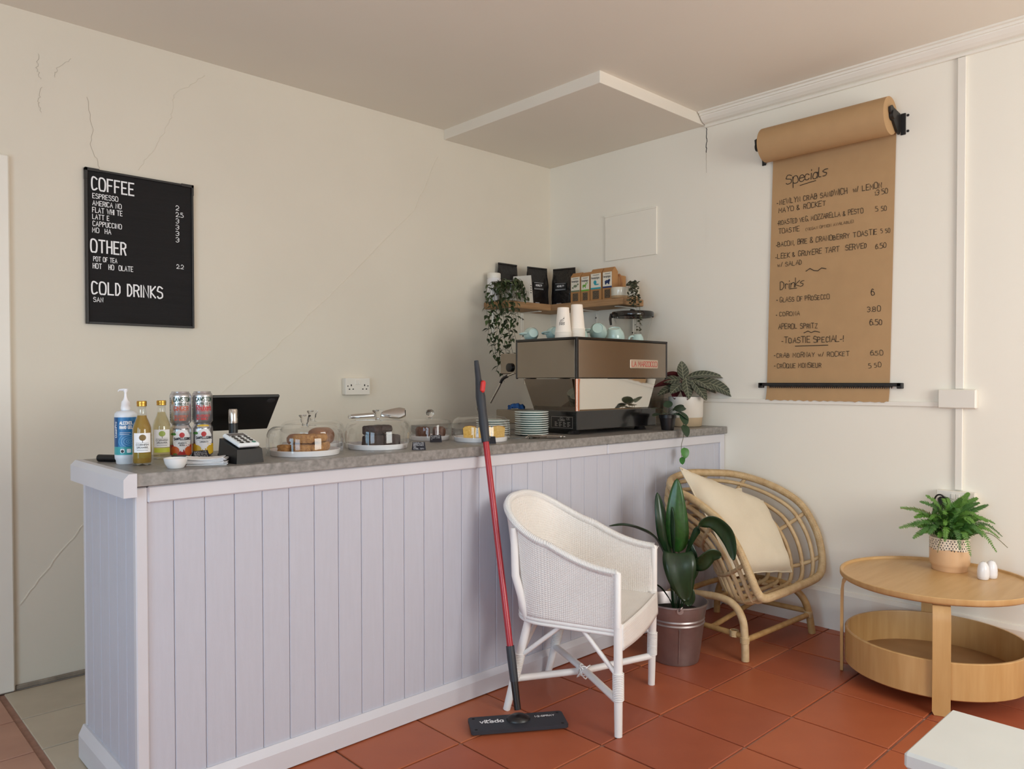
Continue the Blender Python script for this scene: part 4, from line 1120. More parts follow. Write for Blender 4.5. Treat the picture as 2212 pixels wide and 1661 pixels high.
# ------------------------------------------------------------------ leaves
def leaf_mesh(L, W, m, fold=.25, droop=.3, n=6, name='leaf', tip=1.2, wave=0.):
    b = MB()
    def f(i, j):
        t = i; s = 2 * j - 1
        wd = W * (sin(pi * min(1, t ** .8)) ** tip + .02)
        x = L * t
        z = -droop * L * t * t + fold * abs(s) * wd + wave * sin(t * 12) * abs(s)
        return (x, s * wd, z)
    b.grid(f, n, 4)
    return b.mesh(name, m, 180)
def orient(p, d, up=Vector((0, 0, 1)), roll=0., s=1.):
    d = d.normalized(); y = up.cross(d)
    y = y.normalized() if y.length > 1e-4 else Vector((0, 1, 0))
    z = d.cross(y)
    Mr = Matrix(((d.x, y.x, z.x, p.x), (d.y, y.y, z.y, p.y), (d.z, y.z, z.z, p.z), (0, 0, 0, 1)))
    return Mr @ Matrix.Rotation(roll, 4, 'X') @ Matrix.Scale(s, 4)
def leaf_put(me, par, M, name='leaf'):
    o = put(name, me, par); o.matrix_local = M; return o

LATv = Vector((.725, -.689, 0)); TOv = Vector((-.689, -.725, 0))      # to the viewer's right, towards the viewer
# trailing ivy in a white pot
m_ivy = mat('dark_ivy_leaf', '#3c4a2c', .45, alt='#27351f', scale=60.)
m_ivy2 = mat('mid_ivy_leaf', '#4f6138', .45, alt='#35482a', scale=60.)
m_stem = mat('brown_green_stem', '#4d4a2b', .7)
iv = thing('trailing_plant', 'dark green leafy plant trailing from a white pot at the left end of the shelf', 'plant', (3.118, 3.300, SZ))
MB().lathe([(0, .0008), (.042, .0008), (.046, .006), (.056, .095), (.053, .096), (.044, .01), (0, .008)], 30).build('pot', mat('dull_white_pot', '#bdb8b0', .5), iv, 50)
MB().lathe([(0, .082), (.050, .084)], 20).build('soil', mat('dark_soil', '#241c16', .95, var=.3, scale=80.), iv)
iml = [leaf_mesh(.042, .0105, m_ivy, .3, .35), leaf_mesh(.038, .0095, m_ivy2, .3, .4), leaf_mesh(.032, .009, m_ivy, .2, .5)]
ri = random.Random(21)
cnt = 0
def vine(pts, step=.020, r=.0011):
    global cnt
    P = catmull(pts, 12)
    b = MB(); b.tube(P, r, 5); b.build('stem', m_stem, iv, 180)
    acc = 0; side = 0
    for i in range(1, len(P)):
        acc += (P[i] - P[i - 1]).length
        if acc > step:
            acc = 0; side += 1
            a = side * 2.4 + ri.uniform(-.6, .6)
            d = Vector((cos(a), sin(a), ri.uniform(-.9, .15)))
            me = ri.choice(iml)
            tipz = P[i] + d.normalized() * .042
            if any((-.065 < q.z < .012 and q.y > -.046 and q.x > -.076) or q.y > .056 or q.x > .10 for q in (P[i], tipz)): continue
            leaf_put(me, iv, orient(P[i], d, roll=ri.uniform(-.4, .4), s=ri.uniform(.8, 1.15))); cnt += 1
for k in range(26):
    a = ri.uniform(0, 2 * pi); r0 = ri.uniform(.01, .045)
    # short bushy sprays spilling over the rim
    o_ = Vector((cos(a) * r0, sin(a) * r0, .085)); out = Vector((cos(a), sin(a), 0)) * ri.uniform(.02, .07)
    if out.y > .015: out.y = .015
    if out.x > .04: out.x = .04
    sp = [o_, o_ + out * .6 + Vector((0, 0, ri.uniform(.02, .05))), o_ + out * 1.2 + Vector((0, 0, ri.uniform(-.03, .03))), o_ + out * 1.5 + Vector((0, 0, ri.uniform(-.10, -.03)))]
    for q in sp:
        if q.y > -.05 and q.x > -.08: q.z = max(q.z, .035)
    vine(sp, .022)
for (l_, L_) in ((-.135, .20), (-.120, .14), (-.110, .33), (-.098, .26), (-.085, .42), (-.072, .36), (-.06, .44), (-.045, .30), (-.03, .18), (-.015, .34), (.0, .26), (.012, .31), (.026, .24), (.04, .20), (-.09, .10), (-.05, .12), (.02, .10)):
    t_ = .108 + ri.uniform(-.006, .03); l_ += ri.uniform(-.006, .006)
    pts = [LATv * (l_ * .25) + TOv * .03 + Vector((0, 0, .088)), LATv * (l_ * .75) + TOv * .07 + Vector((0, 0, .105)), LATv * l_ + TOv * t_ + Vector((0, 0, .03))]
    z = 0
    while z > -L_: z -= .06; pts.append(LATv * (l_ * (1 + z * .55) + ri.uniform(-.014, .014)) + TOv * (t_ + ri.uniform(-.01, .01)) + Vector((0, 0, z)))
    vine(pts, .024)

# string-of-discs plant hanging from the right end
hp = thing('string_plant', 'small trailing plant of tiny round leaves at the right end of the shelf', 'plant', (3.470, 2.665, SZ))
m_disc = mat('grey_green_disc_leaf', '#5d5f4b', .55, alt='#434534', scale=60.)
dm = [leaf_mesh(.013, .0065, m_disc, .1, .1, 5, tip=.6), leaf_mesh(.016, .008, m_disc, .1, .1, 5, tip=.6)]
rs = random.Random(2)
def string(pts, step=.010, r=.0007, skip=None):
    P = catmull(pts, 10)
    b = MB(); b.tube(P, r, 5); b.build('stem', m_stem, hp, 180)
    acc = 0
    for i in range(1, len(P)):
        acc += (P[i] - P[i - 1]).length
        if acc > step and not (skip and skip[0] < P[i].z < skip[1]):
            acc = 0; a = rs.uniform(0, 6.28)
            leaf_put(rs.choice(dm), hp, orient(P[i], Vector((cos(a), sin(a), rs.uniform(-.5, .5))), roll=rs.uniform(-1, 1), s=rs.uniform(.9, 1.3)))
for k in range(9):
    q = Vector((rs.uniform(-.022, .022), rs.uniform(-.022, .018), 0))
    string([(.075, .055, .066), (.045 + q.x, .03 + q.y, .088), (.0 + q.x, -.005 + q.y, .062), (-.022 + q.x, -.026 + q.y, .0), (-.026 + q.x, -.034 + q.y, -.035 - rs.uniform(0, .03))], .0075)
for dx, dy, L_ in ((-.050, -.062, .26), (-.038, -.080, .21), (-.030, -.072, .16)):
    string([(-.01, -.02, .06), (dx * .7, dy * .7, .01), (dx, dy, -.06), (dx + .004, dy, -.12), (dx - .003, dy - .004, -L_)], .009, skip=(-.11, -.04))
# ------------------------------------------------------------------ plants on the counter
ca = thing('calathea_plant', 'calathea with striped dark leaves and maroon undersides in a white and beige pot', 'plant', (3.500, 2.330, T))
MB().lathe([(.088, .050), (.0905, .054), (.0925, .160), (.088, .160), (.084, .10), (0, .095)], 40, caps=False).build('pot_wall', mat('white_pot_glaze', '#dcd6cc', .35, var=.02), ca, 50)
MB().lathe([(0, .0008), (.078, .0008), (.084, .006), (.088, .051)], 40, caps=False).build('pot_base', mat('beige_stoneware', '#b9a487', .7, var=.05), ca, 50)
MB().lathe([(0, .140), (.087, .142)], 24, caps=False).build('soil', mat('pot_soil', '#2a211a', .95, var=.3, scale=80.), ca)
m_calu = mat('maroon_leaf_underside', '#5a1f24', .5, alt='#431519', scale=30.)
def cal_mat():
    m = mat('striped_calathea_leaf', '#3e4436', .35, alt='#2c3328', scale=18.)
    nt = m.node_tree; b = nt.nodes['Principled BSDF']; rp = [n for n in nt.nodes if n.type == 'VALTORGB'][0]
    tc = [n for n in nt.nodes if n.type == 'TEX_COORD'][0]
    sx = nt.nodes.new('ShaderNodeSeparateXYZ'); nt.links.new(tc.outputs['Object'], sx.inputs[0])
    ab = nt.nodes.new('ShaderNodeMath'); ab.operation = 'ABSOLUTE'; nt.links.new(sx.outputs['Y'], ab.inputs[0])
    # feathered bands: sin(140 x - 120 |y|) plus a pale midrib; marks of the leaf itself
    m1 = nt.nodes.new('ShaderNodeMath'); m1.operation = 'MULTIPLY'; m1.inputs[1].default_value = 330.; nt.links.new(sx.outputs['X'], m1.inputs[0])
    m2 = nt.nodes.new('ShaderNodeMath'); m2.operation = 'MULTIPLY'; m2.inputs[1].default_value = 280.; nt.links.new(ab.outputs[0], m2.inputs[0])
    sb = nt.nodes.new('ShaderNodeMath'); sb.operation = 'SUBTRACT'; nt.links.new(m1.outputs[0], sb.inputs[0]); nt.links.new(m2.outputs[0], sb.inputs[1])
    sn = nt.nodes.new('ShaderNodeMath'); sn.operation = 'SINE'; nt.links.new(sb.outputs[0], sn.inputs[0])
    mr = nt.nodes.new('ShaderNodeMapRange'); mr.inputs['From Min'].default_value = .55; mr.inputs['From Max'].default_value = 1.; mr.inputs['To Max'].default_value = .55; nt.links.new(sn.outputs[0], mr.inputs['Value'])
    md = nt.nodes.new('ShaderNodeMapRange'); md.inputs['From Min'].default_value = .0008; md.inputs['From Max'].default_value = .0024; md.inputs['To Min'].default_value = .8; md.inputs['To Max'].default_value = 0; nt.links.new(ab.outputs[0], md.inputs['Value'])
    mx = nt.nodes.new('ShaderNodeMath'); mx.operation = 'MAXIMUM'; nt.links.new(mr.outputs[0], mx.inputs[0]); nt.links.new(md.outputs[0], mx.inputs[1])
    mix = nt.nodes.new('ShaderNodeMix'); mix.data_type = 'RGBA'; mix.inputs['B'].default_value = (*lin('#8f9079'), 1)
    nt.links.new(mx.outputs[0], mix.inputs['Factor']); nt.links.new(rp.outputs['Color'], mix.inputs['A']); nt.links.new(mix.outputs['Result'], b.inputs['Base Color'])
    return m
m_cal = cal_mat()
def cal_leaf(base, tip_, L_, W_, roll, droop, under=False):
    base = Vector(base); tip_ = Vector(tip_)
    st = MB(); mid = base + (tip_ - base) * .5 + Vector((0, 0, .015)); st.tube(catmull([base, mid, tip_], 5), .0022, 6); st.build('leaf_stalk', m_calu, ca, 180)
    return
def cal(px, py, pz, dx, dy, dz, L_, W_, roll=0., droop=.25, red=False):
    p = Vector((px, py, pz)); d = Vector((dx, dy, dz))
    st = MB(); st.tube(catmull([Vector((px * .15, py * .15, .14)), Vector((px * .6, py * .6, (.14 + pz) * .55)), p], 6), .0020, 6); st.build('leaf_stalk', m_calu, ca, 180)
    b = MB()
    def f(i, j, off=0.):
        s = 2 * j - 1; wd = W_ * (sin(pi * min(1., (i * .97 + .015) ** .85)) ** .8)
        return (L_ * i, s * wd, -droop * L_ * i * i + .18 * abs(s) * wd + off)
    b.grid(f, 10, 6); o = leaf_put(b.mesh('leaf', m_calu if red else m_cal, 180), ca, orient(p, d, roll=roll))
    u = MB(); u.grid(lambda i, j: f(i, j, -.0012), 10, 6); c_ = put('underside', u.mesh('underside', m_calu, 180), o)
LATv = Vector((.725, -.689, 0)); TOv = Vector((-.689, -.725, 0))      # to the viewer's right, towards the viewer
def cv(lat, to, z): v = LATv * lat + TOv * to; return (v.x, v.y, z)
for (pl_, pt_, pz_, dl, dt, dz_, L_, W_, roll, dr, red) in (
    (-.018, .03, .250, -.05, -.40, .9, .085, .024, .0, -.1, False),       # upright leaf
    (-.012, .05, .262, .05, .45, -.85, .100, .022, .0, .05, False),       # leaf hanging to the viewer
    (.000, .02, .262, .95, .1, .30, .165, .022, .75, .45, False),         # long leaf to the right, top
    (.075, .03, .245, .85, .25, -.22, .150, .027, .95, .40, False),       # lower right leaf
    (.062, .02, .228, .85, .1, -.25, .085, .017, .9, .3, False),
    (-.03, .0, .270, -.9, .1, .32, .10, .018, .6, .5, True),
    (-.05, .01, .240, -.9, .1, -.05, .11, .018, .7, .2, True),
    (-.05, .03, .222, -.9, .3, -.30, .10, .018, -.7, .2, False),
    (-.035, .02, .250, -.85, .3, .05, .075, .020, -.9, .3, False),
    (.02, .045, .250, .45, .6, -.70, .115, .027, .3, .1, False),
    (-.03, .04, .230, -.55, .5, -.30, .080, .024, -.5, .2, False),
    (.035, .03, .255, .6, .5, -.25, .085, .024, .6, .3, False),
    (-.05, .03, .205, -.4, .5, -.8, .055, .020, .2, .1, True),
    (.00, .05, .205, -.2, .6, -.7, .060, .022, .2, .1, True),
    (.055, .01, .225, .5, .2, -.8, .075, .012, .6, .1, True),
    (.062, .0, .290, .1, .1, -.95, .055, .014, 1.2, .05, True),
    (.03, .05, .212, .55, .6, -.5, .065, .020, .3, .1, False),
    (-.01, -.03, .250, -.2, -.7, .4, .11, .022, .2, .3, False), (.04, -.04, .240, .5, -.6, .3, .09, .022, .2, .3, False)):
    p = cv(pl_, pt_, pz_); d = cv(dl, dt, dz_)
    cal(*p, *d, L_ * 1.25, W_ * 1.38, roll, dr, red)
# peperomia in a black pot with a vine over the edge
pe = thing('vine_plant', 'small round-leaved vine in a black nursery pot hanging over the counter edge', 'plant', (3.180, 2.222, T))
MB().lathe([(0, .0008), (.030, .0008), (.031, .004), (.039, .058), (.043, .060), (.044, .076), (.041, .077), (.036, .06), (0, .058)], 30).build('pot', m_blackb, pe, 40)
m_pep = mat('dark_green_round_leaf', '#2c4630', .35, alt='#1d3323', scale=40.); m_pep2 = mat('bright_green_leaf', '#3f7f2b', .4, alt='#316a22', scale=40.)
def rl(L_, m, W_=.42): return leaf_mesh(L_, L_ * W_, m, .1, .25, 8, tip=.55)
pm1, pm2 = rl(.062, m_pep, .46), rl(.050, m_pep2)
def pleaf(lat, to, z, dl, dt, dz, me=pm1, s=1., roll=0.):
    leaf_put(me, pe, orient(Vector(cv(lat, to, z)), Vector(cv(dl, dt, dz)), roll=roll, s=s))
def pst(pts, r=.0013):
    b = MB(); b.tube(catmull([cv(*p) for p in pts], 6), r, 6); b.build('stem', m_stem, pe, 180)
pst([(0, 0, .06), (-.02, .0, .10), (-.045, .005, .105)]); pst([(0, 0, .06), (.01, .01, .095), (.03, .02, .11)]); pst([(0, 0, .06), (-.03, .02, .08), (-.055, .02, .085)])
pst([(.01, .01, .06), (.045, .03, .09), (.062, .058, .05), (.062, .078, -.02), (.050, .084, -.07), (.052, .086, -.13), (.058, .086, -.155)])
pleaf(-.030, .01, .105, -.8, .3, .2, s=.95); pleaf(-.045, .02, .085, -.7, .6, -.1, s=.8); pleaf(-.02, .03, .085, -.1, .9, .15, s=.6)
pleaf(.020, .02, .100, .6, .5, .45, s=1.0, roll=.5); pleaf(.030, .01, .100, .9, .1, .3, s=.95, roll=.6); pleaf(.000, .0, .110, .1, -.3, .5, s=.8)
pleaf(.040, .035, .095, .7, .5, -.35, s=1.1); pleaf(.054, .062, .085, .5, .5, -.9, s=1.0, roll=.2); pleaf(.020, .04, .085, .3, .8, .05, s=.8)
pleaf(.060, .072, .030, .45, .4, -.9, s=1.0, roll=.2)
pleaf(.062, .086, -.080, .15, .4, -.9, pm2, 1.05, .1); pleaf(.056, .088, -.125, -.25, .4, -.9, pm2, .75, .2)
# clear cups stacked behind the calathea
cc = thing('clear_cup_stack', 'stack of clear plastic cups between the machine and the calathea', 'cups', (3.415, 2.455, T))
m_clear = thin_glass('clear_plastic_cup', (.93, .92, .90), .8)
for k_ in range(9):
    MB().lathe([(.026, .0), (.038, .094), (.040, .096), (.040, .099), (.037, .099)], 28, (0, 0, .006 + k_ * .0095), caps=False).build('cup', m_clear, cc, 60)
BOARD_TEXT = [
 ("COFFEE", 0.9160, 1.9850, 0.0500, 0.1600),
 ("ESPRESSO", 0.9180, 1.9500, 0.0190, 0.0960),
 ("AMERICA NO", 0.9180, 1.9210, 0.0190, 0.1090),
 ("FLAT WHI TE", 0.9170, 1.8920, 0.0200, 0.1130),
 ("LATT E", 0.9170, 1.8650, 0.0190, 0.0620),
 ("CAPPUCCINO", 0.9180, 1.8370, 0.0190, 0.1090),
 ("MO  HA", 0.9160, 1.8100, 0.0190, 0.0700),
 ("OTHER", 0.9100, 1.7300, 0.0500, 0.1320),
 ("POT OF TEA", 0.9190, 1.6930, 0.0180, 0.0890),
 ("HOT   HO  OLATE", 0.9170, 1.6630, 0.0200, 0.1530),
 ("COLD DRINKS", 0.9120, 1.5590, 0.0480, 0.2770),
 ("SAN", 0.9180, 1.5260, 0.0180, 0.0350),
 ("2", 1.2500, 1.9510, 0.0190, 0.0120),
 ("2.5", 1.2500, 1.9220, 0.0190, 0.0310),
 ("3", 1.2500, 1.8940, 0.0190, 0.0120),
 ("3", 1.2490, 1.8670, 0.0180, 0.0130),
 ("3", 1.2490, 1.8390, 0.0190, 0.0130),
 ("3", 1.2490, 1.8110, 0.0190, 0.0130),
 ("2.2", 1.2510, 1.6950, 0.0170, 0.0290),
]
MENU_TEXT = [
 ("Specials", 1.8350, 2.1760, 1.6260, 2.1840, 0.0480),
 ("NEWLYN CRAB SANDWICH  w/ LEMON", 1.8710, 2.0820, 1.3770, 2.0790, 0.0250),
 ("13 50", 1.4060, 2.0470, 1.3510, 2.0480, 0.0210),
 ("MAYO & ROCKET", 1.8760, 2.0430, 1.6360, 2.0400, 0.0240),
 ("ROASTED VEG, MOZZARELLA & PESTO", 1.8760, 1.9810, 1.4590, 1.9770, 0.0220),
 ("5 50", 1.4020, 1.9740, 1.3550, 1.9710, 0.0200),
 ("TOASTIE", 1.8760, 1.9380, 1.7680, 1.9370, 0.0230),
 ("(VEGAN OPTION AVAILABLE)", 1.7330, 1.9320, 1.5030, 1.9380, 0.0130),
 ("BACON, BRIE & CRANOBERRY TOASTIE", 1.8800, 1.8720, 1.3970, 1.8690, 0.0230),
 ("5 50", 1.3790, 1.8710, 1.3390, 1.8690, 0.0200),
 ("LEEK & GRUYERE TART  SERVED", 1.8800, 1.8130, 1.4430, 1.8120, 0.0230),
 ("6.50", 1.4010, 1.8020, 1.3560, 1.8030, 0.0220),
 ("w/ SALAD", 1.8800, 1.7710, 1.7550, 1.7700, 0.0210),
 ("Drinks", 1.8640, 1.6540, 1.7390, 1.6670, 0.0410),
 ("GLASS OF PROSECCO", 1.8660, 1.5920, 1.6150, 1.5900, 0.0220),
 ("6", 1.4190, 1.5910, 1.4050, 1.5900, 0.0290),
 ("CORONA", 1.8680, 1.5220, 1.7630, 1.5200, 0.0210),
 ("3.80", 1.4360, 1.5160, 1.3800, 1.5160, 0.0230),
 ("APEROL SPRITZ", 1.8750, 1.4580, 1.6740, 1.4530, 0.0240),
 ("6.50", 1.4250, 1.4540, 1.3710, 1.4540, 0.0250),
 ("-TOASTIE SPECIAL-!", 1.8570, 1.3860, 1.5480, 1.3820, 0.0270),
 ("CRAB MORNAY w/ ROCKET", 1.8830, 1.3130, 1.5190, 1.3140, 0.0220),
 ("6.50", 1.4220, 1.3140, 1.3670, 1.3140, 0.0210),
 ("CROQUE MONSIEUR", 1.8800, 1.2610, 1.6540, 1.2610, 0.0220),
 ("5 50", 1.4300, 1.2550, 1.3760, 1.2590, 0.0200),
]
MENU_LINES = [
  [(1.764, 2.16), (1.724, 2.165), (1.685, 2.169)] ,
  [(1.732, 1.734), (1.712, 1.746), (1.693, 1.734), (1.673, 1.73), (1.654, 1.742), (1.632, 1.736)] ,
  [(1.817, 1.655), (1.779, 1.656)] ,
  [(1.741, 1.432), (1.721, 1.44), (1.704, 1.432), (1.686, 1.438), (1.662, 1.432)] ,
  [(1.785, 1.368), (1.621, 1.368)] ,
  [(1.885, 2.092), (1.88, 2.091)] ,
  [(1.881, 1.99), (1.877, 1.989)] ,
  [(1.888, 1.88), (1.884, 1.879)] ,
  [(1.891, 1.819), (1.887, 1.819)] ,
  [(1.885, 1.604), (1.88, 1.603)] ,
  [(1.887, 1.528), (1.883, 1.528)] ,
  [(1.896, 1.324), (1.892, 1.323)] ,
  [(1.896, 1.271), (1.891, 1.271)] ,
]
# ------------------------------------------------------------------ things on the walls
m_felt = mat('black_letterboard', '#1b191a', .85, var=.15, scale=40., bump=.5, bscale=400., stretch=(.2, 1, 6))
m_frame = mat('black_letterboard_frame', '#201e1f', .5, var=.08)
lbd = thing('letter_board', 'black letter board listing coffees and prices in white capitals', 'menu board', (1.108, LW, 1.752))
b = MB(); b.box(-.214, -.013, -.314, .214, -.002, .314, .001); b.build('felt_panel', m_felt, lbd)
for q in ((-.2175, -.020, -.317, -.2085, -.001, .317), (.2085, -.020, -.317, .2175, -.001, .317), (-.2085, -.020, .308, .2085, -.001, .317), (-.2085, -.020, -.317, .2085, -.001, -.308)):
    b = MB(); b.box(*q, .001); b.build('frame_rail', m_frame, lbd)
for sx in (-1, 1):
    b = MB(); b.box(sx * .2185, -.0215, .272, sx * .2085, -.001, .319, .001); b.box(sx * .2185, -.0215, .306, sx * .165, -.001, .319, .001); b.build('frame_corner', m_frame, lbd)
for (tx_, x, z, h, w_) in BOARD_TEXT:
    k = MB(); write(k, tx_, lambda s, zz: (s - 1.108, -.0165, zz - 1.752), x, z, h, w_, .125 if h > .03 else .135, gap=2.5)
    k.build('lettering', m_print_w, lbd)
def socket(name, label, loc, rz, left_plug=False):
    t = thing(name, label, 'wall socket', loc, rz)        # local: wall plane is y = 0, room towards -y
    b = MB(); b.box(-.073, -.030, -.043, .073, 0, .043, .003); b.build('back_box', m_plastic, t)
    b = MB(); b.box(-.0735, -.038, -.0435, .0735, -.030, .0435, .002); fp = b.build('face_plate', m_plastic, t)
    for sx in (-1, 1):
        b = MB(); b.box(sx * .009 - .007, -.041, .010, sx * .009 + .007, -.037, .032, .001); b.build('switch', m_plastic, fp)
        for dx, dz, w_, h_ in ((0, .006, .0028, .0052), (-.011, -.014, .0042, .0026), (.011, -.014, .0042, .0026)):
            b = MB(); b.box(sx * .040 + dx - w_, -.0384, dz - h_, sx * .040 + dx + w_, -.0372, dz + h_); b.build('pin_hole', m_dark, fp)
        b = MB(); b.lathe([(.0032, 0), (.003, .001), (0, .0012)], 12, M=Matrix.Translation((sx * .060, -.038, .002)) @ Matrix.Rotation(pi / 2, 4, 'X')); b.build('screw', m_dark, fp)
    return t
socket('wall_socket', 'double white wall socket on the plaster wall above the cake domes', (2.158, LW, 1.170), 0)
socket('wall_socket', 'double white wall socket behind the fern on the right wall', (RW, 1.055, .680), radians(-90))
pg = thing('power_plug', 'black plug and cable in the socket behind the fern', 'plug', (RW - .042, 1.095, .672), radians(-90))
b = MB(); b.box(-.022, -.026, -.022, .022, 0, .026, .008); b.build('plug_body', m_black, pg)
b = MB(); b.tube(catmull([(.01, -.024, .022), (-.004, -.034, .036), (-.022, -.032, .030), (-.034, -.026, .0), (-.036, -.020, -.06), (-.030, -.012, -.14), (-.026, -.006, -.20)], 6), .0035, 8); b.build('cable', m_black, pg, 60)
ap = thing('access_panel', 'thin square white access panel on the right wall above the shelf', 'panel', (RW, 2.812, 2.063))
b = MB(); b.box(-.010, -.190, -.1375, 0, .190, .1375, .002); b.build('panel', m_wall_r, ap)
b = MB(); b.box(-.014, -.192, .128, 0, .192, .1385, .001); b.build('top_lip', m_wall_r, ap)
def trunk(label, y0, z0, y1_, z1_, t_=.014):
    b = MB(); b.box(RW - t_, y0, z0, RW - .0005, y1_, z1_, .0025); return tag(b.build('cable_trunking', m_white), label, 'trunking', 'white cable trunking on the right wall')
trunk('long vertical white cable trunking from the cornice to the junction box', 1.033, 1.160, 1.067, 2.57)
trunk('short vertical white cable trunking from the junction box to the socket', 1.036, .727, 1.066, 1.078)
trunk('horizontal white cable trunking running from the calathea to the junction box', 1.131, 1.081, 2.60, 1.103, .012)
jb = thing('junction_box', 'white plastic junction box where the trunking meets', 'junction box', (RW, 1.055, 1.118))
b = MB(); b.box(-.028, -.074, -.041, 0, .074, .041, .004); b.build('box', m_plastic, jb); b = MB(); b.box(-.034, -.072, -.039, -.028, .072, .039, .003); b.build('cover', m_plastic, jb)

# ------------------------------------------------------------------ kraft paper roll menu
m_kp = mat('brown_kraft_paper', '#b8946a', .75, var=.03, scale=14., bump=.05, bscale=60.)
m_ink = mat('black_marker', '#2b2118', .7)
m_iron = mat('black_steel', '#1c1a19', .5, var=.1)
pr = thing('paper_roll_menu', 'wall-mounted brown kraft paper roll with the specials menu in black marker', 'menu', (RW, 1.62, 2.37))
X0 = -.090
b = MB(); b.tube([(X0, -.310, 0), (X0, .288, 0)], .083, 48); rl_ = b.build('paper_roll', m_kp, pr, 40)
b = MB(); b.tube([(X0, -.312, 0), (X0, -.309, 0)], .022, 20); b.build('core', m_iron, rl_, 40)
for s, yy in ((-1, -.318), (1, .324)):
    b = MB(); Mq = Matrix(((1, 0, 0, 0), (0, 0, 1, 0), (0, 1, 0, 0), (0, 0, 0, 1)))
    b.prism([(-.122, .030), (-.100, .042), (-.080, .034), (-.006, .024), (-.006, -.056), (-.016, -.070), (-.040, -.062), (-.100, -.010), (-.118, .008)], yy - .004, yy + .004, Mq); br = b.build('bracket', m_iron, pr)
    b = MB(); b.box(-.006, yy + (s * .004 if s > 0 else -.026), -.072, 0, yy + (.026 if s > 0 else -.004), .024, .002); b.build('wall_flange', m_iron, br)
    for z in (.012, -.058):
        c_ = MB(); c_.lathe([(.006, 0), (.005, .003), (0, .004)], 12, M=Matrix.Translation((-.006 if s > 0 else -.001, yy + s * (.015 if s > 0 else .034), z)) @ Matrix.Rotation(-pi / 2, 4, 'Y')); c_.build('screw', m_iron, br)
    b = MB(); b.tube([(X0, yy - .012 * s, 0), (X0, yy + .010 * s, 0)], .020, 20); b.build('axle_end', m_iron, br, 40)
def sheet_fn(i, j):
    y = (1.907 + (1.939 - 1.907) * i) + ((1.314 + (1.338 - 1.314) * i) - (1.907 + (1.939 - 1.907) * i)) * j
    z = 2.37 + (1.098 - 2.37) * i
    z += .0055 * (sin(j * 90) * .5 + noise.noise(Vector((j * 30, 0, 3)))) * (1 if i > .999 else 0)
    x = -.0065 - .0012 * sin(j * 7 + i * 3)
    if i < .07: x = -.0065
    if i > .96: x -= .010 * (i - .96) / .04
    return Vector((x, y - 1.62, z - 2.37))
b = MB(); b.grid(sheet_fn, 60, 60); b.build('paper_sheet', m_kp, pr, 180)
rm = random.Random(8)
for (tx_, ya, za, yb, zb_, h) in MENU_TEXT:
    k = MB(); big = h > .035
    write(k, tx_, lambda s, zz: (-.0092, s - 1.62, zz - 2.37), ya, za, h, None, .075 if big else .105, 2.2 if not big else 1.2, yb, zb_, .38, rm)
    k.build('lettering', m_ink, pr)
k = MB()
for ln in MENU_LINES: k.ribbon([(a, c_) for a, c_ in ln], .0034, lambda s, zz: (-.0091, s - 1.62, zz - 2.37))
tag(k.build('marker_lines', m_ink, pr), kind='stuff')
tb_ = MB(); tb_.box(-.022, 1.284 - 1.62, 1.170 - 2.37, -.012, 1.972 - 1.62, 1.186 - 2.37, .002)
tb_ = tb_.build('tear_bar', m_iron, pr)
k = MB(); n_t = 60
for q in range(n_t):
    ya = -.30 + .60 * q / n_t; k.add([(-.018, ya, -1.199), (-.018, ya + .60 / n_t, -1.199), (-.018, ya + .30 / n_t, -1.211), (-.014, ya, -1.199), (-.014, ya + .60 / n_t, -1.199), (-.014, ya + .30 / n_t, -1.211)], [[0, 1, 2], [5, 4, 3], [0, 2, 5, 3], [1, 4, 5, 2]])
tag(k.build('teeth', m_iron, tb_), kind='stuff')
for yy in (1.290, 1.966):
    k = MB(); k.box(-.022, yy - .012 - 1.62, 1.160 - 2.37, 0, yy + .012 - 1.62, 1.186 - 2.37, .002); k.build('bar_mount', m_iron, tb_)
# ------------------------------------------------------------------ mop
m_mopg = mat('slate_grey_plastic', '#2e3138', .5, var=.06); m_mopr = mat('red_painted_pole', '#a81f2b', .3, var=.05, coat=.2); m_redb = mat('red_button', '#d2302c', .35)
mp = thing('spray_mop', 'red-handled flat spray mop leaning against the counter front', 'mop', (1.838, 1.905, 0))
B0 = Vector((1.838, 1.905, .030)); K = Vector((1.8975, 2.146, 1.003)); D = (K - B0).normalized(); Ltot = (K - B0).length
at_ = lambda s: tuple(B0 + D * s - Vector((1.838, 1.905, 0)))
def mt(name, s0, s1, r, m, par=None, n=14):
    ss = [s0 + (s1 - s0) * i / (len(r) - 1) for i in range(len(r))] if isinstance(r, list) else [s0, s1]
    b = MB(); b.tube([at_(s) for s in ss], r, n); return b.build(name, m, par or mp, 50)
mt('pole', .22, .98, .0115, m_mopr)
mt('lower_sleeve', .115, .235, [.0145, .0150, .0155, .0150], m_mopg)
mt('neck', .02, .12, [.012, .0125, .0135], m_blackb)
gp = mt('grip', .97, 1.285, [.0155, .0165, .0185, .0165, .0175, .0185, .0150, .0115, .0105, .0085], m_mopg)
k = MB(); tr_ = B0 + D * 1.185 - Vector((1.838, 1.905, 0)) + Vector((-.3, -.72, 0)).normalized() * .016 + LATv * .008
k.box(-.008, -.010, -.024, .010, .010, .022, .006, M=Matrix.Translation(tr_) @ Matrix.Rotation(.15, 4, 'Y')); k.build('trigger', m_redb, gp)
hd = Matrix.Rotation(math.atan2(-.187, .28), 4, 'Z')
b = MB(); b.prism([(-.168, -.052), (-.160, -.058), (.160, -.058), (.168, -.052), (.168, .046), (.160, .054), (-.160, .054), (-.168, .046)], .006, .018, hd @ Matrix.Translation((-.005, -.012, 0))); hp_ = b.build('head_plate', m_mopg, mp)
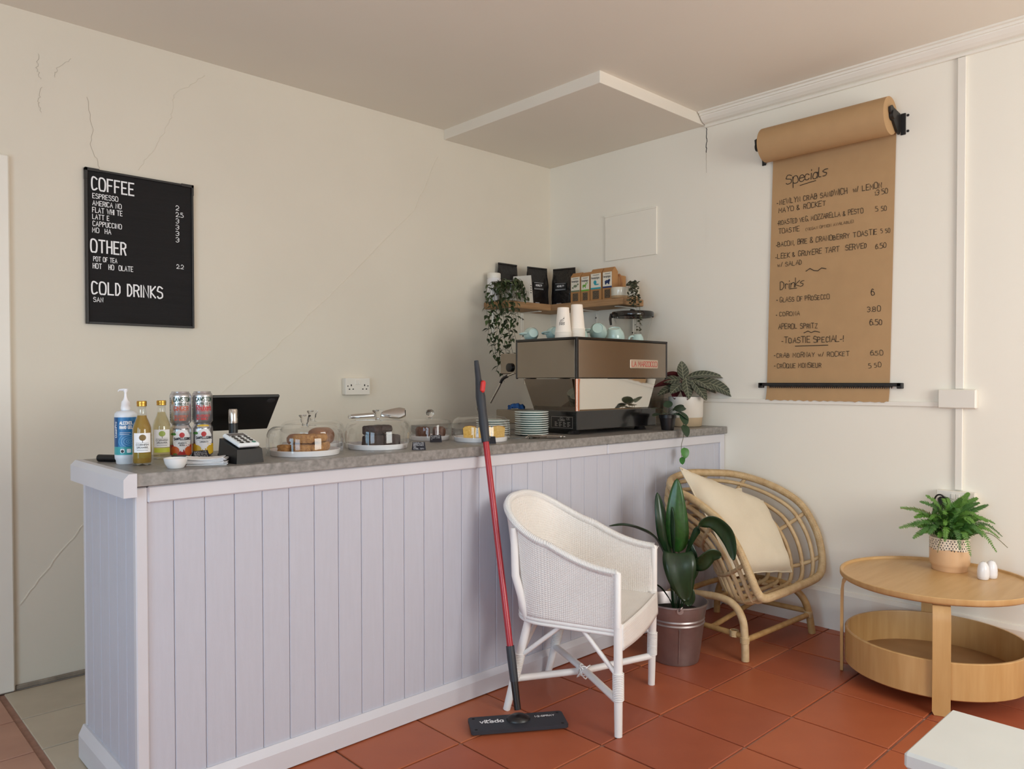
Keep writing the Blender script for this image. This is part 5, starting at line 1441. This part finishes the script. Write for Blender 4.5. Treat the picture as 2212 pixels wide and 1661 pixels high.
b = MB(); b.box(-.160, -.050, .001, .160, .046, .007, .003, M=hd @ Matrix.Translation((-.005, -.012, 0))); b.build('pad', mat('grey_mop_pad', '#5b5a5e', .95, bump=.6, bscale=300.), mp)
b = MB(); b.lathe([(.034, .016), (.032, .024), (.020, .033), (0, .036)], 28, M=hd @ Matrix.Scale(1.25, 4, (1, 0, 0))); b.build('joint', m_blackb, hp_, 40)
for sx in (-1, 1):
    for sy in (-1, 1):
        b = MB(); b.lathe([(.006, .0176), (.005, .0184), (0, .0185)], 12, (sx * .150 - .005, sy * .042 - .014, 0), M=hd); b.build('plug_hole', m_dark, hp_)
k = MB(); fn = lambda s, z: tuple(hd @ Vector((s, z, .0186))); write(k, 'vileda', fn, -.135, -.012, .022, .080, .2); k.ribbon([(-.112, .010), (-.106, .004), (-.098, .013)], .004, fn); k.build('brand_lettering', m_print_w, hp_)
k = MB(); write(k, '1*2*SPRAY', fn, .060, .004, .011, .070, .2); k.build('lettering', m_print_w, hp_)

# ------------------------------------------------------------------ white woven chair
m_wk = weave_mat('white_painted_weave', '#ece8e4', 1.0, .55)
m_wc = mat('white_painted_cane', '#eceae8', .45, var=.03, bump=.1, bscale=60.)
ch = thing('woven_armchair', 'white painted woven tub armchair standing by the counter', 'chair', (2.153, 1.895, 0), radians(21))
def upath(s, f):
    """plan of the tub: s from the near arm front round the back to the far arm front; f 0 at the seat, 1 at the rim"""
    W = .222 + .020 * f; y0, yc, bk = -.215 - .008 * f, .035, .165 + .055 * f
    t = abs(s - .5) * 2; sg = -1 if s < .5 else 1
    if t > .56:
        q = (t - .56) / .44; return sg * W, yc + (y0 - yc) * q
    a = t / .56 * pi / 2
    return sg * W * sin(a) ** .72, yc + bk * max(0, cos(a)) ** .72
def rimz(s):
    t = 1 - abs(s - .5) * 2
    return .552 + .020 * t + .185 * (3 * t ** 2 - 2 * t ** 3) ** 1.15
def wallp(i, j):
    zz = .355 + (rimz(i) - .355) * j
    f = (zz - .355) / .38; x, y = upath(i, min(1.2, f)); return (x, y, zz)
w = MB().sheet('tub_wall', m_wk, wallp, 72, 16, 46., 12., ch); md = w.modifiers.new('thick', 'SOLIDIFY'); md.thickness = .012; md.offset = 0
rim_p = [wallp(i / 72, 1.) for i in range(73)]
b = MB(); b.tube([(rim_p[0][0], rim_p[0][1], .37)] + rim_p + [(rim_p[-1][0], rim_p[-1][1], .37)], .0125, 10); b.build('rim', m_wc, ch, 50)
k = MB()
for i in range(0, 72 * 3):
    s = i / (72 * 3.); p = Vector(wallp(s, 1.)); q = Vector(wallp(min(1, s + .006), 1.)); d = (q - p)
    if d.length < 1e-5: continue
    x_, y_ = frame_from(d)
    k.tube([p + (x_ * cos(a) + y_ * sin(a)) * .0135 + d.normalized() * .003 * a for a in (0, 1.05, 2.1, 3.15, 4.2, 5.25, 6.28)], .0016, 4, caps=False)
tag(k.build('rim_braid', m_wc, ch, 180), kind='stuff')
def seat_fn(i, j):
    x, y = upath(.5 + (i - .5) * 1., 0.)
    # i sweeps the outline, j from the outline to the seat centre line
    cx, cy = 0., -.215 + 0 * i
    yy = -.215
    return (x * (1 - j), y + (max(yy, min(y, .02)) - y) * 0 + (cy + .20 - y) * j * .9 * (1 if y > -.2 else 0), .372 + .012 * sin(pi * min(1, j)) )
b = MB(); b.sheet('seat', m_wk, lambda i, j: ((2 * i - 1) * upath(.0, 0)[0] * -1 * (1 if True else 0) * (1 - .0 * j) if j < .55 else (2 * i - 1) * .222 * math.sqrt(max(.02, 1 - ((j - .55) / .46) ** 2.4)), -.231 + .434 * j, .372 + .010 * sin(pi * i) * sin(pi * j)), 24, 24, 30., 28., ch)
b = MB(); o = b.sheet('seat_apron', m_wk, lambda i, j: ((2 * i - 1) * .226, -.229 - .006 * sin(pi * i) - .003 * j, .376 - .084 * j - .010 * sin(pi * i) * j), 24, 6, 30., 5., ch); md = o.modifiers.new('thick', 'SOLIDIFY'); md.thickness = .006
b = MB(); b.tube([(x, y, .353) for x, y in [upath(i / 60, 0.) for i in range(61)]], .0085, 8); b.build('seat_rail', m_wc, ch, 60)
b = MB(); b.tube([(x * 1.01, y * 1.01, .340) for x, y in [upath(i / 60, 0.) for i in range(61)]], .0065, 8); b.build('lower_rail', m_wc, ch, 60)
feet = {(-1, -1): (-.232, -.222), (1, -1): (.250, -.205), (-1, 1): (-.200, .212), (1, 1): (.170, .205)}
tops = {(-1, -1): (-.224, -.218), (1, -1): (.224, -.218), (-1, 1): (-.195, .120), (1, 1): (.195, .120)}
def along(c, z): f, t = Vector((*feet[c], 0)), Vector((*tops[c], .36)); return f + (t - f) * (z / .36)
for c in feet:
    b = MB(); b.tube([along(c, .001), along(c, .12), along(c, .24), along(c, .38 if c[1] < 0 else .345)], [.0135, .0150, .0155, .015], 12); lg = b.build('leg', m_wc, ch, 50)
    k = MB()
    for q in range(16):
        z = .125 + .0058 * q; p = along(c, z); k.tube([(p.x + .0175 * cos(a * pi / 5), p.y + .0175 * sin(a * pi / 5), z) for a in range(10)], .0030, 5, closed=True)
    tag(k.build('cane_binding', m_wc, lg, 180), kind='stuff')
for a_, c_ in (((-1, -1), (1, 1)), ((1, -1), (-1, 1))):
    b = MB(); b.tube([along(a_, .118), (along(a_, .118) + along(c_, .118)) * .5 + Vector((0, 0, .008 if a_[0] < 0 else -.014)), along(c_, .118)], .0130, 10); b.build('stretcher', m_wc, ch, 60)
k = MB()
for q in range(4): k.tube([((along((-1, -1), .118) + along((1, 1), .118)) * .5 + Vector((.022 * cos(a * pi / 5 + q), .022 * sin(a * pi / 5 + q) * (.5 + .2 * q), .026 * sin(a * pi / 5)))) for a in range(10)], .0026, 5, closed=True)
tag(k.build('stretcher_binding', m_wc, ch, 180), kind='stuff')
for c in feet:     # diagonal braces
    other = (c[0], -c[1]); p = along(c, .20); m_ = (along(c, .345) * .60 + along(other, .345) * .40); m_.z = .345
    b = MB(); b.tube([p, m_], .0085, 8); b.build('brace', m_wc, ch, 60)
    if c[1] > 0:
        other = (-c[0], c[1]); m_ = along(c, .345) * .68 + along(other, .345) * .32; m_.z = .345; b = MB(); b.tube([p, m_], .0085, 8); b.build('brace', m_wc, ch, 60)
for sx in (-1, 1):
    s_ = .5 + sx * .19; e_ = Vector(wallp(s_, .97)); b = MB(); b.tube([along((sx, 1), .335), (along((sx, 1), .335) + e_) * .5 + Vector((sx * .024, .018, 0)), e_ + Vector((sx * .008, .01, 0))], [.0145, .0145, .013], 10); b.build('back_post', m_wc, ch, 60)

# ------------------------------------------------------------------ rattan chair and cushions
m_rt = mat('pale_rattan', '#d3ba92', .5, alt='#bfa177', scale=30., bump=.15, bscale=120.); m_rt2 = mat('honey_rattan', '#bd9864', .5, alt='#a5804f', scale=30., bump=.15, bscale=120.)
RC = Vector((3.25, 1.87, 0))
ra = thing('rattan_chair', 'round pale rattan hoop chair in the corner beside the counter', 'chair', tuple(RC))
RIM = [(2.955, 1.615, .310), (3.00, 1.608, .272), (3.10, 1.604, .266), (3.30, 1.600, .268), (3.50, 1.606, .272), (3.575, 1.616, .305), (3.600, 1.632, .39), (3.602, 1.665, .49), (3.602, 1.735, .59), (3.595, 1.84, .652), (3.572, 1.965, .695), (3.49, 2.05, .722), (3.33, 2.085, .738), (3.16, 2.095, .748), (3.02, 2.088, .730), (2.950, 2.03, .698), (2.932, 1.926, .672), (2.930, 1.83, .624), (2.930, 1.764, .578), (2.930, 1.693, .492), (2.936, 1.642, .39)]
rimc = [p - RC for p in catmull(RIM, 6, True)]
CEN = Vector((3.265, 1.86, .50)) - RC; NV = Vector((0, .70, -.714))
def hoop(k): s, d = ((1, 0), (.965, .045), (.905, .088), (.83, .124), (.735, .152), (.62, .174), (.48, .190), (.32, .198))[k]; return [CEN + (p - CEN) * s + NV * d for p in rimc]
b = MB(); b.tube(rimc, .0165, 12, closed=True); rmo = b.build('rim', m_rt, ra, 60)
k = MB(); n_ = len(rimc)
for i in range(n_):
    for q in range(4):
        p = rimc[i] + (rimc[(i + 1) % n_] - rimc[i]) * (q / 4); d = rimc[(i + 1) % n_] - rimc[i - 1]; x_, y_ = frame_from(d)
        k.tube([p + (x_ * cos(a * pi / 4) + y_ * sin(a * pi / 4)) * .0168 for a in range(8)], .0022, 4, closed=True)
tag(k.build('cane_wrapping', m_rt, rmo, 180), kind='stuff')
for k_ in range(1, 8):
    b = MB(); b.tube(hoop(k_), .0100 if k_ < 6 else .0110, 8, closed=True); b.build('hoop', m_rt, ra, 60)
for i in (3, 22, 34, 46, 62, 72, 84, 96, 106, 118):
    i %= n_
    b = MB(); b.tube([hoop(k_)[i] + NV * .008 for k_ in range(8)], .0095, 8); b.build('rib', m_rt, ra, 60)
    k = MB()
    for k_ in range(1, 7):
        p = hoop(k_)[i]; k.tube([p + Vector((.013 * cos(a), .013 * sin(a) * .5, .013 * sin(a))) for a in (0, .8, 1.6, 2.4, 3.2, 4, 4.8, 5.6)], .0022, 4, closed=True)
    tag(k.build('binding', m_rt, ra, 180), kind='stuff')
def leg(pts, r=.0165, m=m_rt, name='leg'):
    b = MB(); b.tube([p - RC for p in catmull(pts, 6)], r, 12); return b.build(name, m, ra, 60)
leg([(2.952, 1.664, 0.001), (2.953, 1.668, .10), (2.955, 1.68, .175), (2.96, 1.72, .225), (2.965, 1.79, .245), (2.97, 1.92, .236), (2.98, 2.06, .215), (2.985, 2.115, .12), (2.985, 2.125, .001)])
leg([(3.510, 1.632, 0.001), (3.500, 1.645, .10), (3.485, 1.665, .165), (3.475, 1.71, .205), (3.47, 1.79, .225), (3.47, 1.92, .220), (3.475, 2.06, .20), (3.48, 2.115, .12), (3.48, 2.125, .001)], .0165, m_rt2)
leg([(2.955, 1.668, .088), (3.497, 1.646, .088)], .0125, m_rt2, 'stretcher')
leg([(2.954, 1.668, .105), (2.984, 2.118, .105)], .0125, m_rt2, 'stretcher')
leg([(3.498, 1.650, .105), (3.48, 2.118, .105)], .0125, m_rt2, 'stretcher')
leg([(2.966, 1.83, .110), (3.48, 1.90, .110)], .0115, m_rt2, 'stretcher')
leg([(2.965, 1.80, .243), (3.27, 1.86, .215), (3.47, 1.80, .223)], .0125, m_rt2, 'seat_bearer')
leg([(2.975, 2.00, .228), (3.27, 2.03, .215), (3.472, 2.00, .212)], .0125, m_rt2, 'seat_bearer')
for p in ((2.953, 1.668, .090), (3.498, 1.646, .092), (2.957, 1.72, .107)):
    k = MB()
    for q in range(7): k.tube([Vector(p) - RC + Vector((.0185 * cos(a * pi / 4), .0185 * sin(a * pi / 4), -.012 + .004 * q)) for a in range(8)], .0024, 4, closed=True)
    tag(k.build('joint_binding', m_rt, ra, 180), kind='stuff')
m_cu = mat('oatmeal_linen', '#d8ccb6', .9, var=.03, scale=10., bump=.35, bscale=500.)
def cushion(c00, c10, c11, c01, th, label, seed, bulge_dir):
    c00, c10, c11, c01 = map(Vector, (c00, c10, c11, c01)); ctr = (c00 + c10 + c11 + c01) / 4
    nrm = (c10 - c00).cross(c01 - c00).normalized()
    if nrm.dot(Vector(bulge_dir)) < 0: nrm = -nrm
    t = thing('cushion', label, 'cushion', tuple(ctr), group='oatmeal linen cushions')
    def f(i, j, s):
        u, v = 2 * i - 1, 2 * j - 1
        pin = 1 - .05 * (1 - u * u) * abs(v) ** 3 ; pin2 = 1 - .05 * (1 - v * v) * abs(u) ** 3
        ii, jj = .5 + u * pin2 * .5, .5 + v * pin * .5
        p = c00 * (1 - ii) * (1 - jj) + c10 * ii * (1 - jj) + c11 * ii * jj + c01 * (1 - ii) * jj
        h = ((1 - u ** 4) * (1 - v ** 4)) ** .65
        h *= 1 + .10 * noise.noise(Vector((i * 3.5, j * 3.5, seed)))
        wr = .006 * noise.noise(Vector((i * 9 + j * 4, j * 5, seed + 3))) * (abs(u) ** 2 + abs(v) ** 2)
        return p - ctr + nrm * (s * th * h + wr)
    b = MB(); b.grid(lambda i, j: f(i, j, .62), 28, 28); b.grid(lambda i, j: f(i, j, -.38), 28, 28); b.build('cover', m_cu, t, 180, recalc=False)
    b = MB()
    ed = [(k / 24, 0) for k in range(24)] + [(1, k / 24) for k in range(24)] + [(1 - k / 24, 1) for k in range(24)] + [(0, 1 - k / 24) for k in range(24)]
    b.tube([f(i, j, .0) for i, j in ed], .0035, 6, closed=True); b.build('seam', m_cu, t, 180)
cushion((2.985, 1.735, .345), (3.385, 1.672, .305), (3.500, 1.880, .600), (2.965, 2.005, .800), .115, 'large oatmeal linen cushion leaning in the rattan chair', 1, (-.5, -.6, .5))
cushion((3.16, 1.90, .36), (3.44, 1.86, .36), (3.475, 1.985, .655), (3.14, 2.05, .68), .05, 'second oatmeal cushion whose corner shows behind the large cushion', 5, (-.3, -.6, .5))

# ------------------------------------------------------------------ aspidistra in a bucket
m_galv = mat('galvanised_steel', '#a89f9e', .38, .85, var=.12, scale=14., bump=.05, bscale=60.)
bk = thing('bucket_plant', 'broad-leaved aspidistra growing in a galvanised metal bucket', 'plant', (2.766, 1.888, 0))
MB().lathe([(0, .012), (.090, .012), (.092, .001), (.095, .001), (.098, .012), (.118, .165), (.1215, .170), (.1185, .176), (.1215, .186), (.1190, .192), (.1215, .198), (.131, .246), (.1345, .249), (.1345, .255), (.130, .256), (.1265, .245), (.094, .018), (0, .02)], 48, caps=False).build('bucket', m_galv, bk, 35)
MB().lathe([(0, .205), (.119, .205)], 24, caps=False).build('soil', mat('bucket_soil', '#1d1813', .95, var=.3, scale=80., bump=.8, bscale=120.), bk)
def bv(l, t, z): v = LATv * l + TOv * t; return Vector((v.x, v.y, z))
ear = bv(-.012, .1335, .245)
b = MB(); b.lathe([(.014, 0), (.014, .003), (0, .003)], 14, M=Matrix.Translation(ear) @ Matrix.Rotation(math.atan2(TOv.y, TOv.x), 4, 'Z') @ Matrix.Rotation(pi / 2, 4, 'Y')); b.build('handle_ear', m_galv, bk)
b = MB(); b.tube(catmull([ear + LATv * -.004 + TOv * .004, ear + TOv * .012 + Vector((0, 0, .012)), ear + LATv * .008 + TOv * .006 + Vector((0, 0, .018))], 4), .003, 6); b.build('handle_hook', m_galv, bk, 60)
b = MB(); b.tube([bv(-.01, .0985 + .0, .015) + TOv * .001, bv(-.010, .119, .160) + TOv * .001], .0025, 6); b.build('seam', m_galv, bk, 60)
m_asp = mat('aspidistra_leaf', '#1f3a20', .28, alt='#152c17', scale=60., stretch=(1, 1, .2), spec=.5); m_asp2 = mat('aspidistra_leaf_bright', '#2f5a25', .28, alt='#24491e', scale=60., spec=.5)
def blade(pts, wmax, side, m, stalk=None, fold=.25, peak=.5):
    P = catmull([bv(*p) for p in pts], 8); n = len(P); S_ = bv(*side, 0) if len(side) == 2 else bv(*side)
    b = MB()
    def f(i, j):
        k = min(n - 1, int(round(i * (n - 1)))); s = 2 * j - 1
        T_ = (P[min(k + 1, n - 1)] - P[max(k - 1, 0)]).normalized(); sd = (S_ - T_ * S_.dot(T_)).normalized(); nn = T_.cross(sd)
        t = i; w_ = wmax * max(.0, (math.sin(pi * t ** (math.log(.5) / math.log(peak))))) ** .75 + .0012
        return P[k] + sd * s * w_ - nn * fold * w_ * (1 - abs(s)) + nn * .06 * wmax * sin(t * 11 + s * 2) * abs(s)
    b.grid(f, n - 1, 6); lf = b.build('leaf', m, bk, 180); md = lf.modifiers.new('thick', 'SOLIDIFY'); md.thickness = .0009
    s0 = bv(*stalk) if stalk else Vector((P[0].x * .35, P[0].y * .35, .20))
    k = MB(); k.tube(catmull([Vector((s0.x, s0.y, .20)), (s0 + P[0]) * .5 + Vector((0, 0, .01)), P[0]], 5), [.0028] * 11, 6); k.build('stalk', m_asp, bk, 180)
blade([(.012, .0, .46), (.004, .01, .54), (-.002, .012, .66), (.002, .005, .778)], .047, (1., .15), m_asp2, (.01, .0, .2), .2, .42)
blade([(-.020, -.01, .43), (-.050, -.005, .52), (-.066, -.005, .62), (-.078, -.02, .715)], .029, (1., -.3), m_asp, None, .3)
blade([(-.012, .02, .44), (-.020, .03, .52), (-.022, .03, .60), (-.026, .03, .66)], .012, (.6, .8), m_asp, None, .3)
blade([(.030, .01, .43), (.075, .06, .565), (.125, .08, .605), (.175, .09, .575), (.205, .09, .52), (.222, .09, .445)], .032, (.5, .35, .7), m_asp, None, .3, .6)
blade([(.040, .04, .405), (.085, .075, .425), (.130, .085, .465), (.172, .085, .462)], .036, (-.3, .35, .9), m_asp, None, .2)
blade([(-.035, .0, .42), (-.085, .02, .525), (-.150, .03, .570), (-.220, .03, .588), (-.292, .03, .580)], .024, (.1, .9), m_asp, None, .4)
blade([(-.018, .01, .30), (-.020, .05, .43), (-.018, .095, .484), (-.014, .128, .445), (-.004, .138, .37), (.018, .130, .285)], .066, (1., .05), m_asp, (-.01, .0, .2), .12, .60)
blade([(-.02, .09, .365), (.0, .118, .345), (.022, .125, .30), (.030, .12, .262)], .034, (.9, .2), m_asp, (.0, .03, .2), .2)
blade([(-.030, .01, .260), (-.065, .03, .310), (-.100, .04, .338), (-.138, .04, .358)], .013, (.3, .9), m_asp, None, .3)
blade([(.060, .0, .33), (.075, .01, .38), (.07, .01, .45), (.05, .0, .52)], .020, (.8, .4), m_asp, None, .3)

# ------------------------------------------------------------------ round table with a lower tray
m_birch = mat('birch_veneer', '#cda774', .38, alt='#bf9661', scale=4., stretch=(1, 9, 1), detail=5., spec=.45)
m_birch_v = mat('birch_veneer_upright', '#caa26c', .4, alt='#bd935c', scale=4., stretch=(9, 9, 1), detail=5.)
TC = (3.286, 1.032)
tbl = thing('round_tray_table', 'round birch tray table on bent legs with a deep tray shelf', 'table', (*TC, 0))
R1 = .345
MB().lathe([(0, .398), (R1 - .012, .398), (R1 - .004, .402), (R1, .408), (R1, .423), (R1 - .003, .425), (R1 - .010, .424), (R1 - .013, .4155), (0, .4155)], 72).build('table_top', m_birch, tbl, 40)
MB().lathe([(0, .053), (.318, .053), (.324, .058), (.324, .188), (.321, .191), (.314, .191), (.3125, .186), (.3125, .068), (0, .068)], 72).build('tray', m_birch_v, tbl, 40)
MB().lathe([(0, .0685), (.311, .0685)], 48, caps=False).build('tray_floor', mat('dull_brown_tray_floor', '#a8845c', .55, alt='#96734d', scale=6.), tbl)
for a in (111, 201.5, 291, 21):
    a = radians(a); d = Vector((cos(a), sin(a), 0)); s = Vector((-sin(a), cos(a), 0))
    pf = [(R1 - .010, .001), (R1 - .009, .20), (R1 - .010, .335), (R1 - .014, .365), (R1 - .026, .386), (R1 - .05, .394), (R1 - .12, .396)]
    b = MB(); vs = []
    for k_, (r_, z) in enumerate(pf):
        q0 = pf[max(k_ - 1, 0)]; q1 = pf[min(k_ + 1, len(pf) - 1)]; tx_, tz_ = q1[0] - q0[0], q1[1] - q0[1]; l_ = math.hypot(tx_, tz_); nx, nz = tz_ / l_, -tx_ / l_
        w_ = .029 if k_ else .022
        for sd, of in ((-1, .0055), (1, .0055), (1, -.0055), (-1, -.0055)): vs.append(d * (r_ + nx * of) + s * sd * w_ + Vector((0, 0, z + nz * of)))
        if k_ == 0:
            for sd, of in ((-1, .0055), (1, .0055), (1, -.0055), (-1, -.0055)): vs.append(d * (r_ + nx * of) + s * sd * .029 + Vector((0, 0, .014 + nz * of)))
    m_ = len(vs) // 4; fs = [[0, 1, 2, 3], [(m_ - 1) * 4 + q for q in (3, 2, 1, 0)]]
    for k_ in range(m_ - 1):
        for q in range(4): fs.append([k_ * 4 + q, k_ * 4 + (q + 1) % 4, k_ * 4 + 4 + (q + 1) % 4, k_ * 4 + 4 + q])
    b.add(vs, fs); b.build('leg', m_birch_v, tbl, 40)
b = MB(); P = catmull([(.0, -.05, .0), (.05, -.07, .004), (.10, -.085, .003), (.15, -.10, .004)], 6); b.tube(P, .0022, 5); b.tube([(-.004, -.045, .002), (.02, -.062, .004)], .0018, 5); b.tube([(.0, -.065, .002), (.02, -.062, .004)], .0018, 5)
o = b.build('dry_frond', mat('dry_brown_frond', '#6b4f31', .9), None, 60); o.location = (3.17, 1.065, .0722); o.rotation_euler = (0, 0, -.5); tag(o, 'dried brown fern frond lying in the lower tray', 'dead leaf')

# fern in a spotted pot
FX, FY, FZ = 3.478, 1.036, .4157
fe = thing('potted_fern', 'bushy green fern in a peach pot with a black-spotted white band', 'plant', (FX, FY, FZ))
m_peach = mat('peach_glaze', '#dcb48c', .3, var=.03, coat=.3)
PR = .0745
MB().lathe([(0, 0), (PR * .86, 0), (PR * .89, .003), (PR * .89, .016), (PR * .95, .022), (PR, .034), (PR, .092)], 44, caps=False).build('pot', m_peach, fe, 40)
ph = facing(FX, FY)
band = MB(); band.grid(lambda i, j: (PR * 1.0 * cos(2 * pi * i), PR * sin(2 * pi * i), .090 + (.004 * sin(i * 25) if j < .01 else 0) + (.136 - .090) * j), 60, 2, cu=True); band.lathe([(PR, .136), (PR * .95, .137), (PR * .93, .10), (0, .10)], 44, caps=False); bd_ = band.build('pot_band', mat('white_band_glaze', '#ead9c4', .35, coat=.2), fe, 40)
k = MB(); rf = random.Random(17); fn = cyl(PR * 1.006, ph)
for row in range(5):
    for q in range(20):
        if rf.random() < .9: blob(k, fn, -.112 + .0118 * q + .006 * (row % 2) + rf.uniform(-.0015, .0015), .091 + .0095 * row + rf.uniform(-.0015, .0015), .0021, .0030 + rf.uniform(-.0006, .0008), None, 8, 1)
tag(k.build('black_spots', m_print_k, bd_, 180), kind='stuff')
m_fern = mat('fern_green', '#5f8a33', .5, alt='#4a742a', scale=40., subs=.1); m_fern2 = mat('fern_green_deep', '#44702c', .5, alt='#335a24', scale=40.); m_fernb = mat('fern_brown', '#6d6a33', .6, alt='#57522a', scale=40.)
def frond(l, t, zt, m, droop, w0=.026, bare=.16):
    d = bv(l, t, 0); dh = d.normalized()
    P = catmull([Vector((dh.x * .012, dh.y * .012, .10)), Vector((d.x * .36, d.y * .36, .10 + (zt - .10) * .78)), Vector((d.x * .72, d.y * .72, zt)), Vector((d.x * 1.05, d.y * 1.05, zt - droop))], 13)
    b = MB(); b.tube(P, .0011, 4)
    n = len(P); k0 = int(n * bare); sd0 = Vector((-dh.y, dh.x, 0))
    vw = (TOv * .75 + Vector((0, 0, .75))).normalized()            # fronds open towards the light of the room
    for k_ in range(k0, n - 1):
        q = (k_ - k0) / (n - k0); w_ = w0 * (1 - q) ** .55 * min(1, .45 + q * 4) * rf.uniform(.85, 1.1)
        T_ = (P[k_ + 1] - P[k_ - 1]).normalized(); sd = (vw.cross(T_) + sd0 * .35)
        sd = sd.normalized() if sd.length > .05 else sd0; up = T_.cross(sd)
        hw = min(.0027, w_ * .22)
        for s in (-1, 1):
            r_ = (sd * s + T_ * .30 + up * rf.uniform(-.2, .2)).normalized(); a0 = P[k_]; a1 = a0 + r_ * w_ * .5; a2 = a0 + r_ * w_ + T_ * w_ * .12
            b.add([a0 - T_ * hw * .8, a1 - T_ * hw, a2, a1 + T_ * hw, a0 + T_ * hw * .8], [[0, 1, 3, 4], [1, 2, 3]])
    b.build('frond', m, fe, None, recalc=False)
for (l, t, zt, dr) in ((-.215, .03, .190, .012), (-.18, .05, .205, .010), (-.19, -.01, .245, -.01), (-.13, .02, .272, -.012), (-.12, .07, .19, .03), (-.14, .0, .225, .01), (-.09, -.01, .285, -.02), (-.055, .06, .25, .01), (-.02, .105, .175, .07), (-.03, .02, .285, -.02), (.0, .06, .262, .01), (.018, .11, .165, .085),
    (.03, .03, .280, -.02), (.055, .07, .225, .02), (.075, .0, .288, -.03), (.105, .02, .265, -.015), (.12, .05, .225, .02), (.145, .01, .25, -.02), (.165, .05, .180, .04), (.135, .08, .165, .075), (.195, .02, .19, .05), (.115, -.01, .275, -.02), (-.07, .09, .185, .05), (-.15, .06, .185, .03), (.085, .075, .19, .04), (.0, -.04, .285, .0), (-.05, -.05, .26, .0), (.05, -.05, .26, .0), (-.16, .03, .165, .03), (.16, .03, .215, .02)):
    frond(l, t, zt, rf.choice([m_fern, m_fern, m_fern2]), dr, rf.uniform(.024, .031))
for k_ in range(34):
    a = rf.uniform(0, 2 * pi); r_ = rf.uniform(.04, .115); l, t = r_ * cos(a) * 1.15, r_ * sin(a) * .7 + .012
    frond(l, t, rf.uniform(.16, .245), rf.choice([m_fern, m_fern2, m_fern]), rf.uniform(-.01, .03), rf.uniform(.020, .026), .25)
frond(.20, .045, .155, m_fernb, .055, .007); frond(-.195, .0, .252, m_fernb, .0, .009); frond(-.095, .085, .15, m_fernb, .06, .010)
# shakers
def shaker(x, y, label):
    t = thing('shaker', label, 'shaker', (x, y, FZ), group='white egg-shaped salt and pepper shakers')
    MB().lathe([(0, 0), (.0165, 0), (.0195, .003), (.0215, .016), (.0212, .034), (.0185, .052), (.0130, .064), (.006, .0688), (0, .0695)], 28).build('body', m_china, t, 60)
    k = MB()
    for q in range(3): k.lathe([(.0011, .0), (.0009, .0005), (0, .0006)], 8, (.0045 * cos(q * 2.1), .0045 * sin(q * 2.1), .0692))
    k.build('pour_holes', m_dark, t); tag(t.children[-1], kind='stuff')
shaker(3.402, .893, 'white egg-shaped shaker nearest the viewer on the round table')
shaker(3.446, .876, 'white egg-shaped shaker behind its twin on the round table')

# ------------------------------------------------------------------ white bench in the foreground
m_bw = mat('chalky_white_paint', '#d2d3cf', .55, var=.02, scale=8., bump=.06, bscale=40.)
be = thing('bench', 'white painted bench whose corner shows at the bottom right', 'bench', (1.767, .05, 0))
b = MB(); b.box(-.146, -.45, .417, .146, .514, .452, .006); b.build('seat_board', m_bw, be)
for yy in (-.36, .42):
    b = MB(); b.box(-.12, yy - .02, .001, .12, yy + .02, .417, .003); b.build('leg_board', m_bw, be)
b = MB(); b.box(-.015, -.34, .30, .015, .40, .40, .003); b.build('stretcher', m_bw, be)
